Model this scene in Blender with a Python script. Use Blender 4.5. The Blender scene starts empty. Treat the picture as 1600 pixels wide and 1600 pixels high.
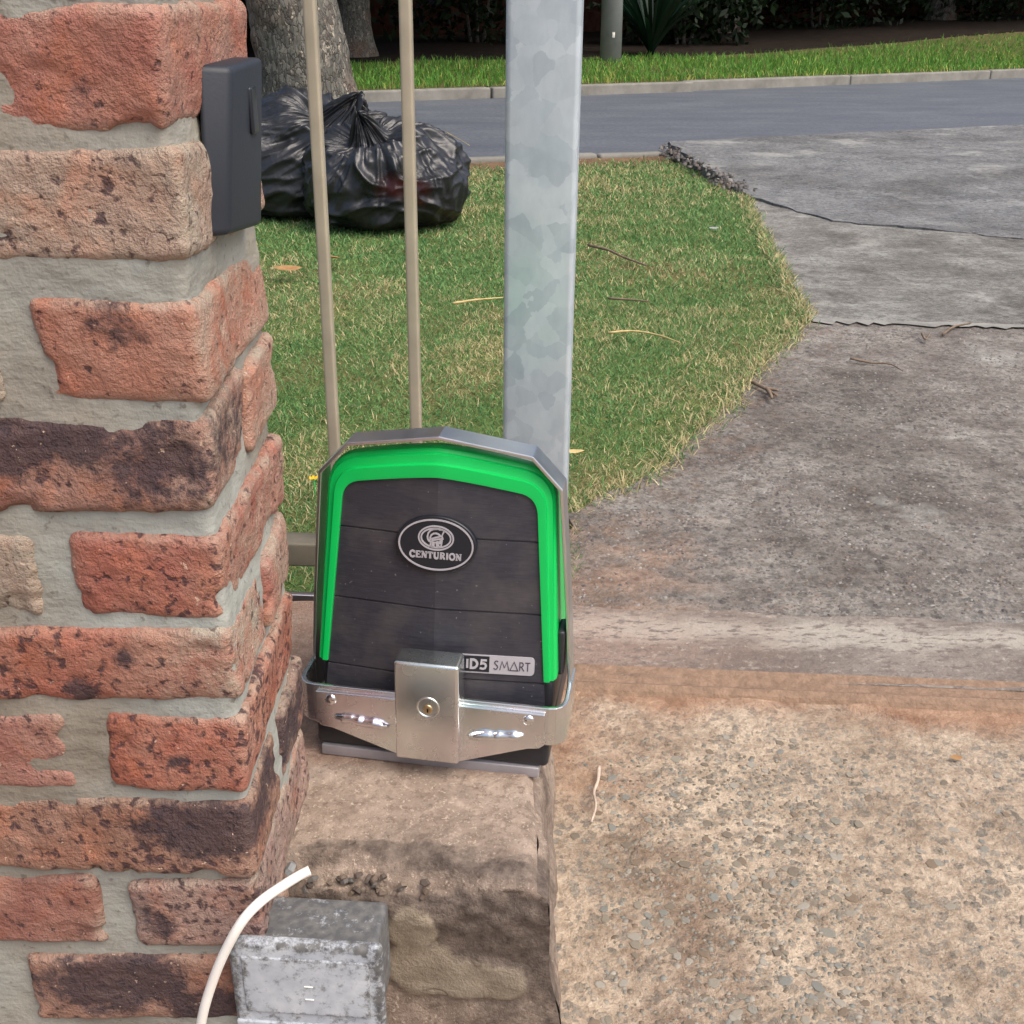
import bpy, bmesh, math, random
import numpy as np
from mathutils import Vector, Matrix

random.seed(7)
RNG = np.random.default_rng(11)
PI = math.pi
R = math.radians
scene = bpy.context.scene
COL = scene.collection

# ------------------------------------------------------------------ camera, sky, sun, exposure
CAM_H = 0.9
cam_data = bpy.data.cameras.new('camera')
cam_data.sensor_width = 36.0
cam_data.lens = 40.5
cam_data.clip_start = 0.02
cam_data.clip_end = 2000.0
cam = bpy.data.objects.new('camera', cam_data)
COL.objects.link(cam)
cam.location = (0.0, 0.0, CAM_H)
cam.rotation_euler = (R(90 - 23.7), 0.0, 0.0)
scene.camera = cam

SUN_EL, SUN_AZ = 58.0, 128.0            # azimuth clockwise from +Y: the light comes over the right shoulder
world = bpy.data.worlds.new('World')
scene.world = world
world.use_nodes = True
wn = world.node_tree
sky = wn.nodes.new('ShaderNodeTexSky')
sky.sky_type = 'NISHITA'
sky.sun_disc = False
sky.sun_elevation = R(SUN_EL)
sky.sun_rotation = R(SUN_AZ)
sky.air_density = 1.0
sky.dust_density = 6.0
sky.ozone_density = 1.0
bg = wn.nodes['Background']
wn.links.new(sky.outputs[0], bg.inputs['Color'])
bg.inputs['Strength'].default_value = 0.15

sun_data = bpy.data.lights.new('sun', 'SUN')
sun_data.energy = 1.25
sun_data.angle = R(50)
sun_data.color = (1.0, 0.98, 0.95)
sun = bpy.data.objects.new('sun', sun_data)
COL.objects.link(sun)
_a, _e = R(SUN_AZ), R(SUN_EL)
_d = Vector((math.sin(_a) * math.cos(_e), math.cos(_a) * math.cos(_e), math.sin(_e)))
sun.rotation_euler = _d.to_track_quat('Z', 'Y').to_euler()
sun.location = (3, -3, 8)

vs = scene.view_settings
vs.view_transform = 'Standard'
vs.look = 'None'
vs.exposure = 0.55
vs.gamma = 1.0

# ------------------------------------------------------------------ helpers
def lin(r, g, b, k=1.0):
    f = lambda c: ((c / 255 + 0.055) / 1.055) ** 2.4 if c / 255 > 0.04045 else c / 255 / 12.92
    return (f(r) * k, f(g) * k, f(b) * k)

def hsh(ix, iy, iz, seed):
    h = (ix * 374761393 + iy * 668265263 + iz * 2147483647 + seed * 1274126177) & 0xffffffff
    h = ((h ^ (h >> 13)) * 1274126177) & 0xffffffff
    return ((h ^ (h >> 16)) & 0xffffff) / float(0xffffff)

def vnoise(P, scale=1.0, seed=0):
    """value noise, -1..1, vectorised"""
    P = np.asarray(P, float) * scale
    i = np.floor(P).astype(np.int64)
    f = P - i
    f = f * f * (3 - 2 * f)
    o = 0
    for dx in (0, 1):
        for dy in (0, 1):
            for dz in (0, 1):
                w = (f[:, 0] if dx else 1 - f[:, 0]) * (f[:, 1] if dy else 1 - f[:, 1]) * (f[:, 2] if dz else 1 - f[:, 2])
                o = o + w * hsh(i[:, 0] + dx, i[:, 1] + dy, i[:, 2] + dz, seed)
    return o * 2 - 1

def fbm(P, scale, seed=0, octv=3, gain=0.5):
    o, a = 0, 1.0
    for k in range(octv):
        o = o + a * vnoise(P, scale * 2 ** k, seed + 17 * k)
        a *= gain
    return o

def sstep(a, b, x):
    t = np.clip((x - a) / (b - a), 0, 1)
    return t * t * (3 - 2 * t)

def tag(o, label=None, cat=None, group=None, kind=None):
    if label: o['label'] = label
    if cat: o['category'] = cat
    if group: o['group'] = group
    if kind: o['kind'] = kind
    return o

def link(name, me, mt=None, parent=None, loc=None, smooth=True):
    o = bpy.data.objects.new(name, me)
    COL.objects.link(o)
    if mt is not None and not me.materials:
        me.materials.append(mt)
    if parent is not None:
        o.parent = parent
    if loc is not None:
        o.location = loc
    if smooth:
        me.polygons.foreach_set('use_smooth', np.ones(len(me.polygons), bool))
    return o

def mesh(name, V, F, attrs=None):
    """V (n,3); F = list of faces or (m,k) array"""
    me = bpy.data.meshes.new(name)
    V = np.asarray(V, np.float32)
    if isinstance(F, np.ndarray):
        k = F.shape[1]
        me.vertices.add(len(V)); me.vertices.foreach_set('co', V.ravel())
        me.loops.add(F.size); me.loops.foreach_set('vertex_index', F.ravel().astype(np.int32))
        me.polygons.add(len(F)); me.polygons.foreach_set('loop_start', np.arange(0, F.size, k, dtype=np.int32))
        me.update(calc_edges=True)
    else:
        me.from_pydata([tuple(map(float, v)) for v in V], [], [tuple(f) for f in F])
        me.update()
    if attrs:
        for nme, a in attrs.items():
            a = np.asarray(a, np.float32)
            if a.ndim == 1:
                at = me.attributes.new(nme, 'FLOAT', 'POINT'); at.data.foreach_set('value', a)
            else:
                if a.shape[1] == 3: a = np.hstack([a, np.ones((len(a), 1), np.float32)])
                at = me.attributes.new(nme, 'FLOAT_COLOR', 'POINT'); at.data.foreach_set('color', a.ravel().astype(np.float32))
    return me

def empty(name, loc=(0, 0, 0), rz=0.0):
    o = bpy.data.objects.new(name, None)
    COL.objects.link(o)
    o.location = loc
    o.rotation_euler = (0, 0, rz)
    o.empty_display_size = 0.05
    return o

def axis_pts(h, r, n, k=3):
    """positions along one half-extent h with rounding r at both ends"""
    a = [-h + r * (1 - math.cos(PI / 2 * i / k)) if False else -h + r * i / k for i in range(k)]
    mid = list(np.linspace(-h + r, h - r, max(2, n)))
    return np.array(a + mid + [-x for x in reversed(a)])

def rbox_geo(sx, sy, sz, r, nx=2, ny=2, nz=2, k=3):
    """rounded box, centred on the origin: vertices, quads"""
    H = np.array([sx, sy, sz]) / 2
    r = min(r, *(H * 0.98))
    ax = [axis_pts(H[0], r, nx, k), axis_pts(H[1], r, ny, k), axis_pts(H[2], r, nz, k)]
    Vs, Fs, base = [], [], 0
    for d in range(3):
        u, v = (d + 1) % 3, (d + 2) % 3
        for s in (-1, 1):
            U, W = np.meshgrid(ax[u], ax[v], indexing='ij')
            P = np.zeros(U.shape + (3,))
            P[..., u], P[..., v], P[..., d] = U, W, s * H[d]
            n, m = U.shape
            idx = np.arange(n * m).reshape(n, m) + base
            q = np.stack([idx[:-1, :-1], idx[1:, :-1], idx[1:, 1:], idx[:-1, 1:]], -1).reshape(-1, 4)
            if s < 0: q = q[:, ::-1]
            Vs.append(P.reshape(-1, 3)); Fs.append(q); base += n * m
    V = np.vstack(Vs); F = np.vstack(Fs)
    key = np.round(V * 1e6).astype(np.int64)
    _, first, inv = np.unique(key, axis=0, return_index=True, return_inverse=True)
    V = V[first]; F = inv.reshape(-1)[F]
    Q = np.clip(V, -(H - r), H - r)
    D = V - Q
    L = np.linalg.norm(D, axis=1, keepdims=True); L[L == 0] = 1
    N = D / L
    V = Q + N * r
    return V, F, N

def rbox(name, size, r, mt, parent=None, loc=(0, 0, 0), rot=None, k=3, n=(2, 2, 2)):
    V, F, _ = rbox_geo(*size, r, *n, k=k)
    o = link(name, mesh(name, V, F), mt, parent, loc)
    if rot: o.rotation_euler = rot
    return o

def tube_geo(path, radii, seg=12, cap=True):
    path = [Vector(p) for p in path]
    V, F = [], []
    up = Vector((0, 0, 1))
    t0 = (path[1] - path[0]).normalized()
    x = t0.orthogonal().normalized()
    for i, p in enumerate(path):
        t = (path[min(i + 1, len(path) - 1)] - path[max(i - 1, 0)]).normalized()
        x = (x - t * x.dot(t)).normalized()
        y = t.cross(x)
        r = radii[i] if hasattr(radii, '__len__') else radii
        for j in range(seg):
            a = 2 * PI * j / seg
            V.append(p + (x * math.cos(a) + y * math.sin(a)) * r)
    n = len(path)
    for i in range(n - 1):
        for j in range(seg):
            a, b = i * seg + j, i * seg + (j + 1) % seg
            F.append((a, b, b + seg, a + seg))
    if cap:
        F.append(tuple(reversed(range(seg))))
        F.append(tuple(range((n - 1) * seg, n * seg)))
    return V, F

def tube(name, path, radii, mt, parent=None, seg=12):
    V, F = tube_geo(path, radii, seg)
    return link(name, mesh(name, [tuple(v) for v in V], F), mt, parent)

def smooth_path(pts, n=8):
    """Catmull-Rom"""
    pts = [Vector(p) for p in pts]
    P = [pts[0] * 2 - pts[1]] + pts + [pts[-1] * 2 - pts[-2]]
    out = []
    for i in range(1, len(P) - 2):
        for k in range(n):
            t = k / n
            a, b, c, d = P[i - 1], P[i], P[i + 1], P[i + 2]
            out.append(0.5 * ((2 * b) + (c - a) * t + (2 * a - 5 * b + 4 * c - d) * t * t + (3 * b - a - 3 * c + d) * t ** 3))
    out.append(pts[-1])
    return out

def bm_obj(name, bm, mt, parent=None, loc=None, smooth=False, bevel=0.0, seg=2):
    bmesh.ops.recalc_face_normals(bm, faces=bm.faces); bm.normal_update()
    if bevel:
        es = [e for e in bm.edges if len(e.link_faces) == 2 and e.calc_face_angle(0) > 0.4]
        bmesh.ops.bevel(bm, geom=es, offset=bevel, segments=seg, affect='EDGES', profile=0.5, clamp_overlap=True)
    bmesh.ops.recalc_face_normals(bm, faces=bm.faces)
    me = bpy.data.meshes.new(name); bm.to_mesh(me); bm.free()
    return link(name, me, mt, parent, loc, smooth)

def prism_bm(poly, a, b, axes='xz'):
    """extrude a 2-D outline from a to b along the third axis"""
    bm = bmesh.new()
    def pt(p, t):
        return (p[0], t, p[1]) if axes == 'xz' else ((p[0], p[1], t) if axes == 'xy' else (t, p[0], p[1]))
    A = [bm.verts.new(pt(p, a)) for p in poly]; B = [bm.verts.new(pt(p, b)) for p in poly]
    bm.faces.new(A); bm.faces.new(list(reversed(B)))
    n = len(poly)
    for i in range(n):
        bm.faces.new((A[i], B[i], B[(i + 1) % n], A[(i + 1) % n]))
    return bm

def inpoly(x, y, poly):
    c = np.zeros(len(x), bool)
    j = len(poly) - 1
    for i in range(len(poly)):
        xi, yi = poly[i]; xj, yj = poly[j]
        t = ((yi > y) != (yj > y)) & (x < (xj - xi) * (y - yi) / ((yj - yi) or 1e-9) + xi)
        c ^= t
        j = i
    return c

# ------------------------------------------------------------------ shader helper
class S:
    def __init__(self, name, rough=0.8, spec=0.3, metal=0.0):
        self.m = bpy.data.materials.new(name); self.m.use_nodes = True
        self.nt = self.m.node_tree
        self.b = self.nt.nodes['Principled BSDF']
        self.set('Roughness', rough); self.set('Specular IOR Level', spec); self.set('Metallic', metal)
        self._obj = None
    def put(self, sock, v):
        if isinstance(v, bpy.types.NodeSocket): self.nt.links.new(v, sock)
        elif isinstance(v, (tuple, list)) and sock.type == 'RGBA' and len(v) == 3: sock.default_value = (*v, 1)
        else: sock.default_value = v
    def set(self, k, v): self.put(self.b.inputs[k], v); return self
    def nd(self, t, props=None, **inp):
        n = self.nt.nodes.new(t)
        for k, v in (props or {}).items(): setattr(n, k, v)
        for k, v in inp.items(): self.put(n.inputs[k.replace('_', ' ')], v)
        return n
    def co(self): 
        if self._obj is None: self._obj = self.nd('ShaderNodeTexCoord').outputs['Object']
        return self._obj
    def vec(self, scale=(1, 1, 1), off=(0, 0, 0), src=None):
        n = self.nd('ShaderNodeMapping'); self.put(n.inputs['Vector'], src or self.co())
        n.inputs['Scale'].default_value = scale; n.inputs['Location'].default_value = off
        return n.outputs[0]
    def rnd(self, k=40.0):
        """object coordinates shifted by each object's random number"""
        oi = self.nd('ShaderNodeObjectInfo').outputs['Random']
        cx = self.nd('ShaderNodeCombineXYZ', X=self.mth('MULTIPLY', oi, k), Y=self.mth('MULTIPLY', oi, k * 1.7), Z=self.mth('MULTIPLY', oi, k * 0.6))
        return self.nd('ShaderNodeVectorMath', {'operation': 'ADD'}).outputs[0] if False else self._vadd(self.co(), cx.outputs[0])
    def _vadd(self, a, b):
        n = self.nd('ShaderNodeVectorMath', {'operation': 'ADD'}); self.put(n.inputs[0], a); self.put(n.inputs[1], b); return n.outputs[0]
    def noise(self, scale, detail=4.0, rough=0.55, v=None, dist=0.0, out='Fac'):
        n = self.nd('ShaderNodeTexNoise', Scale=scale, Detail=min(detail, 4.5), Roughness=rough, Distortion=dist)
        self.put(n.inputs['Vector'], v or self.co()); return n.outputs[out]
    def vor(self, scale, feature='F1', v=None, out='Distance', rand=1.0):
        n = self.nd('ShaderNodeTexVoronoi', {'feature': feature}, Scale=scale, Randomness=rand)
        self.put(n.inputs['Vector'], v or self.co()); return n.outputs[out]
    def ramp(self, f, stops, interp='LINEAR'):
        n = self.nd('ShaderNodeValToRGB'); self.put(n.inputs[0], f)
        cr = n.color_ramp; cr.interpolation = interp
        while len(cr.elements) < len(stops): cr.elements.new(0.5)
        for e, (p, c) in zip(cr.elements, stops):
            e.position = p; e.color = (*c, 1) if isinstance(c, (tuple, list)) else (c, c, c, 1)
        return n.outputs[0]
    def mth(self, op, a, b=0.5, clamp=False):
        n = self.nd('ShaderNodeMath', {'operation': op, 'use_clamp': clamp}); self.put(n.inputs[0], a); self.put(n.inputs[1], b); return n.outputs[0]
    def mix(self, f, a, b, mode='MIX'):
        n = self.nd('ShaderNodeMix', {'data_type': 'RGBA', 'blend_type': mode})
        self.put(n.inputs[0], f); self.put(n.inputs[6], a); self.put(n.inputs[7], b); return n.outputs[2]
    def attr(self, name, out='Fac'):
        return self.nd('ShaderNodeAttribute', {'attribute_name': name}).outputs[out]
    def bump(self, h, strength=0.4, dist=0.01, prev=None):
        n = self.nd('ShaderNodeBump', Strength=strength, Distance=dist); self.put(n.inputs['Height'], h)
        if prev: self.put(n.inputs['Normal'], prev)
        return n.outputs[0]
    def col(self, c): return self.set('Base Color', c)
    def nrm(self, n): return self.set('Normal', n)

# ------------------------------------------------------------------ materials
def m_brick():
    s = S('clinker_brick', 0.88, 0.2)
    v = s.rnd()
    oi = s.nd('ShaderNodeObjectInfo')
    base = oi.outputs['Color']
    c = s.mix(s.ramp(s.noise(14, 5, 0.6, v), [(0.35, 0.0), (0.7, 1.0)]), base, s.mix(1.0, base, (0.70, 0.62, 0.60), 'MULTIPLY'))
    c = s.mix(s.mth('MULTIPLY', s.ramp(s.noise(22, 4, 0.6, v, 0.6), [(0.5, 0.0), (0.68, 1.0)]), 0.75), c, s.mix(0.6, base, lin(196, 116, 76)))
    c = s.mix(s.ramp(s.noise(9, 4, 0.6, s._vadd(v, (1, 8, 2))), [(0.42, 0.0), (0.68, 0.75)]), c, s.mix(0.55, base, lin(122, 88, 72)))
    # grey cement haze left on the faces
    sm = s.mth('MULTIPLY', s.attr('smear'), s.ramp(s.noise(30, 5, 0.65, v), [(0.3, 0.0), (0.62, 1.0)]))
    c = s.mix(s.mth('MULTIPLY', sm, 0.85), c, lin(166, 154, 138))
    c = s.mix(s.ramp(s.noise(17, 4, 0.6, s._vadd(v, (5, 3, 1))), [(0.45, 0.0), (0.75, 0.5)]), c, lin(184, 150, 132))
    # iron spots
    sp = s.noise(115, 3, 0.55, v, 0.3)
    big = s.noise(9, 2, 0.5, v)
    thr = s.mth('SUBTRACT', 0.685, s.mth('MULTIPLY', oi.outputs['Alpha'], 0.17))
    spot = s.mth('MULTIPLY', s.mth('SUBTRACT', s.mth('ADD', sp, s.mth('MULTIPLY', s.mth('SUBTRACT', big, 0.5), 0.25)), thr), 9.0, True)
    c = s.mix(s.mth('MULTIPLY', spot, 0.85), c, lin(70, 54, 58))
    # burnt areas
    dk = s.mth('ADD', s.attr('dark'), s.mth('MULTIPLY', s.mth('SUBTRACT', s.noise(36, 6, 0.75, v), 0.5), 2.6))
    dm = s.ramp(dk, [(0.30, 0.0), (0.75, 1.0)])
    c = s.mix(s.mth('MULTIPLY', dm, 0.88), c, s.mix(s.noise(60, 3, 0.5, v), lin(50, 48, 58), lin(84, 68, 66)))
    # pale grit
    gr = s.ramp(s.noise(190, 2, 0.5, v), [(0.71, 0.0), (0.75, 1.0)])
    c = s.mix(s.mth('MULTIPLY', gr, 0.7), c, lin(214, 184, 160))
    s.col(c)
    h = s.mth('ADD', s.mth('MULTIPLY', s.noise(70, 8, 0.75, v), 1.1), s.mth('MULTIPLY', s.noise(240, 5, 0.65, v), 0.8))
    h = s.mth('SUBTRACT', h, s.mth('MULTIPLY', spot, 0.25))
    s.nrm(s.bump(h, 0.8, 0.006))
    return s.m

def m_mortar():
    s = S('mortar', 0.92, 0.2)
    a = s.noise(7, 5, 0.6)
    c = s.ramp(a, [(0.30, lin(106, 97, 84)), (0.45, lin(138, 130, 117)), (0.60, lin(146, 141, 130)), (0.74, lin(152, 140, 117))])
    c = s.mix(s.ramp(s.noise(3.1, 4, 0.5, s.vec(off=(3, 1, 7))), [(0.46, 0.0), (0.62, 0.8)]), c, lin(158, 162, 156))
    c = s.mix(s.ramp(s.noise(120, 3), [(0.64, 0.0), (0.72, 0.6)]), c, lin(96, 88, 78))
    s.col(c)
    h = s.mth('ADD', s.noise(60, 7, 0.65), s.mth('MULTIPLY', s.noise(14, 4, 0.6, s.vec((1, 1, 3))), 1.2))
    s.nrm(s.bump(h, 0.55, 0.005))
    return s.m

def m_plinth():
    s = S('weathered_concrete', 0.93, 0.2)
    n1 = s.noise(9, 7, 0.65); n2 = s.noise(60, 6, 0.7)
    c = s.ramp(n1, [(0.3, lin(126, 111, 99)), (0.5, lin(152, 136, 122)), (0.68, lin(170, 154, 139))])
    c = s.mix(s.ramp(n2, [(0.46, 0.0), (0.62, 0.7)]), c, lin(118, 102, 90))
    c = s.mix(s.ramp(s.noise(240, 4, 0.7), [(0.56, 0.0), (0.64, 0.7)]), c, lin(196, 180, 162))
    c = s.mix(s.ramp(s.noise(130, 5, 0.75), [(0.36, 0.6), (0.46, 0.0)]), c, lin(98, 84, 74))
    c = s.mix(s.ramp(s.noise(42, 6, 0.7, s.vec(off=(4, 2, 1))), [(0.54, 0.0), (0.68, 0.6)]), c, lin(184, 166, 150))
    # grime: attribute painted by shape, ragged edge from noise
    g = s.ramp(s.mth('ADD', s.attr('grime'), s.mth('MULTIPLY', s.mth('SUBTRACT', s.noise(26, 6, 0.7), 0.5), 1.3)), [(0.35, 0.0), (0.7, 1.0)])
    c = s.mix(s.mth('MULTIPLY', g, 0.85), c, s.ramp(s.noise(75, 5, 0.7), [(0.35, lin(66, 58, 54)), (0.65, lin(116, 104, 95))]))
    r = s.ramp(s.mth('ADD', s.attr('rust'), s.mth('MULTIPLY', s.mth('SUBTRACT', s.noise(16, 5, 0.6), 0.5), 0.9)), [(0.4, 0.0), (0.8, 0.75)])
    c = s.mix(s.mth('MULTIPLY', r, 0.7), c, lin(150, 116, 98))
    pt = s.ramp(s.mth('ADD', s.attr('patch'), s.mth('MULTIPLY', s.mth('SUBTRACT', s.noise(22, 5, 0.65), 0.5), 1.0)), [(0.42, 0.0), (0.56, 1.0)])
    pc_ = s.ramp(s.noise(26, 4, 0.6, s.vec(off=(2, 5, 1))), [(0.3, lin(122, 110, 95)), (0.6, lin(152, 140, 123)), (0.8, lin(138, 127, 112))])
    pc_ = s.mix(s.mth('MULTIPLY', s.ramp(s.noise(7, 3, 0.6, s.vec(off=(1, 1, 4)), 1.5), [(0.488, 0.0), (0.5, 0.9), (0.512, 0.0)]), s.ramp(s.noise(12, 2), [(0.45, 0.0), (0.55, 1.0)])), pc_, lin(84, 72, 62))
    c = s.mix(pt, c, pc_)
    s.col(c)
    h = s.mth('ADD', s.mth('MULTIPLY', s.noise(110, 9, 0.75), 0.8), s.mth('MULTIPLY', s.noise(300, 4, 0.7), 0.6))
    s.nrm(s.bump(h, 0.7, 0.005))
    return s.m

def m_slab(name, cement, cement2, stone_lo, stone_hi, sc, rust=False, sign=0.5, stain=0):
    """washed concrete: chips of stone standing in paler cement"""
    s = S(name, 0.9, 0.25)
    w = s.noise(95, 4, 0.6, out='Color')
    v = s.nd('ShaderNodeMix', {'data_type': 'VECTOR'})
    s.put(v.inputs[0], 0.014); s.put(v.inputs[4], s.co()); s.put(v.inputs[5], w)
    vv = v.outputs[1]
    cell = s.vor(sc, 'F1', vv, 'Color'); dist = s.vor(sc, 'F1', vv, 'Distance')
    cell2 = s.vor(sc * 2.1, 'F1', vv, 'Color'); dist2 = s.vor(sc * 2.1, 'F1', vv, 'Distance')
    sep = s.nd('ShaderNodeSeparateColor'); s.put(sep.inputs[0], cell)
    sep2 = s.nd('ShaderNodeSeparateColor'); s.put(sep2.inputs[0], cell2)
    worn = s.noise(2.3, 5, 0.6)
    big = s.mth('MULTIPLY', s.mth('LESS_THAN', dist, s.mth('ADD', 0.18, s.mth('MULTIPLY', sep.outputs[1], 0.34))), s.mth('GREATER_THAN', sep.outputs[0], s.mth('ADD', sign - 0.25, s.mth('MULTIPLY', worn, 0.5))))
    sml = s.mth('MULTIPLY', s.mth('LESS_THAN', dist2, s.mth('ADD', 0.15, s.mth('MULTIPLY', sep2.outputs[1], 0.4))), s.mth('GREATER_THAN', sep2.outputs[0], s.mth('ADD', sign - 0.3, s.mth('MULTIPLY', worn, 0.6))))
    cem = s.mix(s.ramp(s.noise(5.5, 7, 0.65), [(0.36, 0.0), (0.62, 1.0)]), cement, cement2)
    cem = s.mix(s.ramp(s.noise(38, 6, 0.7), [(0.45, 0.0), (0.66, 0.8)]), cem, s.mix(1.0, cem, (0.55, 0.52, 0.5), 'MULTIPLY'))
    stc = s.mix(sep.outputs[2], stone_lo, stone_hi)
    stc2 = s.mix(sep2.outputs[2], stone_lo, stone_hi)
    c = s.mix(s.mth('MULTIPLY', sml, 0.6), cem, stc2)
    c = s.mix(s.mth('MULTIPLY', big, s.ramp(s.noise(45, 4), [(0.35, 0.25), (0.65, 0.85)])), c, stc)
    c = s.mix(s.ramp(s.noise(150, 5, 0.7), [(0.42, 0.5), (0.6, 0.0)]), c, s.mix(1.0, c, (0.62, 0.58, 0.55), 'MULTIPLY'))
    if stain:
        c = s.mix(s.ramp(s.noise(stain, 5, 0.65, s.vec(off=(9, 4, 0))), [(0.36, 0.75), (0.54, 0.0)]), c, s.mix(1.0, c, (0.55, 0.53, 0.52), 'MULTIPLY'))
        c = s.mix(s.ramp(s.noise(stain * 1.3, 5, 0.7, s.vec(off=(2, 7, 0))), [(0.56, 0.0), (0.68, 0.45)]), c, lin(186, 186, 178))
    if rust:
        r = s.ramp(s.mth('ADD', s.attr('rust'), s.mth('MULTIPLY', s.mth('SUBTRACT', s.noise(11, 6, 0.62), 0.5), 1.1)), [(0.35, 0.0), (0.85, 0.85)])
        c = s.mix(r, c, s.ramp(s.noise(24, 5), [(0.35, lin(132, 96, 74)), (0.65, lin(174, 140, 114))]))
        g = s.ramp(s.mth('ADD', s.attr('grime'), s.mth('MULTIPLY', s.mth('SUBTRACT', s.noise(18, 6, 0.68), 0.5), 1.5)), [(0.4, 0.0), (0.8, 0.8)])
        c = s.mix(g, c, s.ramp(s.noise(70, 4), [(0.4, lin(96, 78, 64)), (0.65, lin(136, 114, 96))]))
    s.col(c)
    h = s.mth('ADD', s.mth('MULTIPLY', big, 0.5), s.mth('ADD', s.mth('MULTIPLY', sml, 0.3), s.mth('MULTIPLY', s.noise(90, 6, 0.7), 1.4)))
    s.nrm(s.bump(h, 0.9, 0.006))
    return s.m

def m_simple(name, col, rough=0.6, spec=0.4, metal=0.0, var=0.15, nsc=20, bump=0.0, bsc=80, bd=0.002):
    s = S(name, rough, spec, metal)
    dk = tuple(x * (1 - var) for x in col); lt = tuple(min(1, x * (1 + var)) for x in col)
    s.col(s.ramp(s.noise(nsc, 5, 0.6), [(0.3, dk), (0.7, lt)]))
    if bump: s.nrm(s.bump(s.noise(bsc, 5, 0.6), bump, bd))
    return s.m

def m_zinc(name, tint=(0.86, 0.86, 0.86), rough=0.25):
    s = S(name, rough, 0.5, 1.0)
    c = s.ramp(s.noise(22, 3, 0.5), [(0.3, tuple(x * 0.86 for x in tint)), (0.7, tint)])
    c = s.mix(s.ramp(s.noise(9, 2, 0.5, s.vec(off=(5, 2, 3))), [(0.46, 0.0), (0.68, 0.4)]), c, (0.66, 0.84, 0.76))
    c = s.mix(s.ramp(s.noise(10, 2, 0.5, s.vec(off=(1, 7, 3))), [(0.46, 0.0), (0.70, 0.4)]), c, (0.86, 0.70, 0.80))
    s.col(c)
    s.set('Roughness', s.ramp(s.noise(40, 4, 0.5), [(0.3, rough * 0.9), (0.7, rough * 1.2)]))
    s.nrm(s.bump(s.noise(18, 2, 0.5), 0.06, 0.002))
    return s.m

def m_galv(name, lo=(172, 186, 196), hi=(214, 224, 230), sc=46):
    """hot-dip spangle: flat crystals of slightly different greys"""
    s = S(name, 0.48, 0.5, 0.35)
    w = s.noise(90, 4, 0.6, out='Color')
    v = s.nd('ShaderNodeMix', {'data_type': 'VECTOR'}); s.put(v.inputs[0], 0.010); s.put(v.inputs[4], s.co()); s.put(v.inputs[5], w)
    sp = s.nd('ShaderNodeSeparateColor'); s.put(sp.inputs[0], s.vor(sc, 'F1', v.outputs[1], 'Color'))
    f = s.mth('ADD', s.mth('MULTIPLY', sp.outputs[0], 0.30), s.mth('ADD', s.mth('MULTIPLY', s.noise(14, 5, 0.6), 0.55), s.mth('MULTIPLY', s.noise(70, 4, 0.6, s.vec((1, 1, 0.4))), 0.35)))
    c = s.ramp(f, [(0.38, lin(*lo)), (0.98, lin(*hi))])
    s.col(c)
    s.set('Roughness', s.ramp(sp.outputs[1], [(0.0, 0.36), (1.0, 0.52)]))
    return s.m

def m_leafcol(name, rough=0.55, trans=0.35, attr='Col'):
    s = S(name, rough, 0.25)
    c = s.attr(attr, 'Color')
    s.col(c)
    t = s.nd('ShaderNodeBsdfTranslucent'); s.put(t.inputs[0], c)
    mx = s.nd('ShaderNodeMixShader'); s.put(mx.inputs[0], trans)
    s.nt.links.new(s.b.outputs[0], mx.inputs[1]); s.nt.links.new(t.outputs[0], mx.inputs[2])
    s.nt.links.new(mx.outputs[0], s.nt.nodes['Material Output'].inputs['Surface'])
    return s.m

def m_bark():
    s = S('plated_bark', 0.9, 0.2)
    w = s.noise(12, 4, 0.6, out='Color')
    v = s.nd('ShaderNodeMix', {'data_type': 'VECTOR'}); s.put(v.inputs[0], 0.05); s.put(v.inputs[4], s.vec((1, 1, 0.42))); s.put(v.inputs[5], w)
    ed = s.vor(52, 'DISTANCE_TO_EDGE', v.outputs[1]); ed = s.mth('ADD', ed, s.mth('MULTIPLY', s.ramp(s.noise(16, 3), [(0.48, 0.0), (0.70, 1.0)]), 0.10)); cell = s.vor(52, 'F1', v.outputs[1], 'Color')
    sp = s.nd('ShaderNodeSeparateColor'); s.put(sp.inputs[0], cell)
    c = s.ramp(s.mth('ADD', s.mth('MULTIPLY', sp.outputs[0], 0.5), s.mth('MULTIPLY', s.noise(30, 5), 0.5)), [(0.25, lin(82, 80, 75)), (0.55, lin(108, 106, 99)), (0.8, lin(126, 123, 115))])
    c = s.mix(s.mth('MULTIPLY', s.ramp(sp.outputs[1], [(0.90, 0.0), (0.93, 0.8)]), s.ramp(s.noise(60, 3), [(0.45, 0.0), (0.6, 1.0)])), c, lin(190, 176, 158))
    c = s.mix(s.ramp(s.noise(2.2, 3), [(0.5, 0.0), (0.66, 0.6)]), c, lin(110, 84, 68))
    c = s.mix(s.ramp(ed, [(0.0, 0.9), (0.09, 0.0)]), c, lin(46, 42, 40))
    s.col(c)
    s.nrm(s.bump(s.mth('ADD', s.ramp(ed, [(0.0, 0.0), (0.16, 1.0)]), s.mth('MULTIPLY', s.noise(60, 5), 0.4)), 0.6, 0.008))
    return s.m

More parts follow.
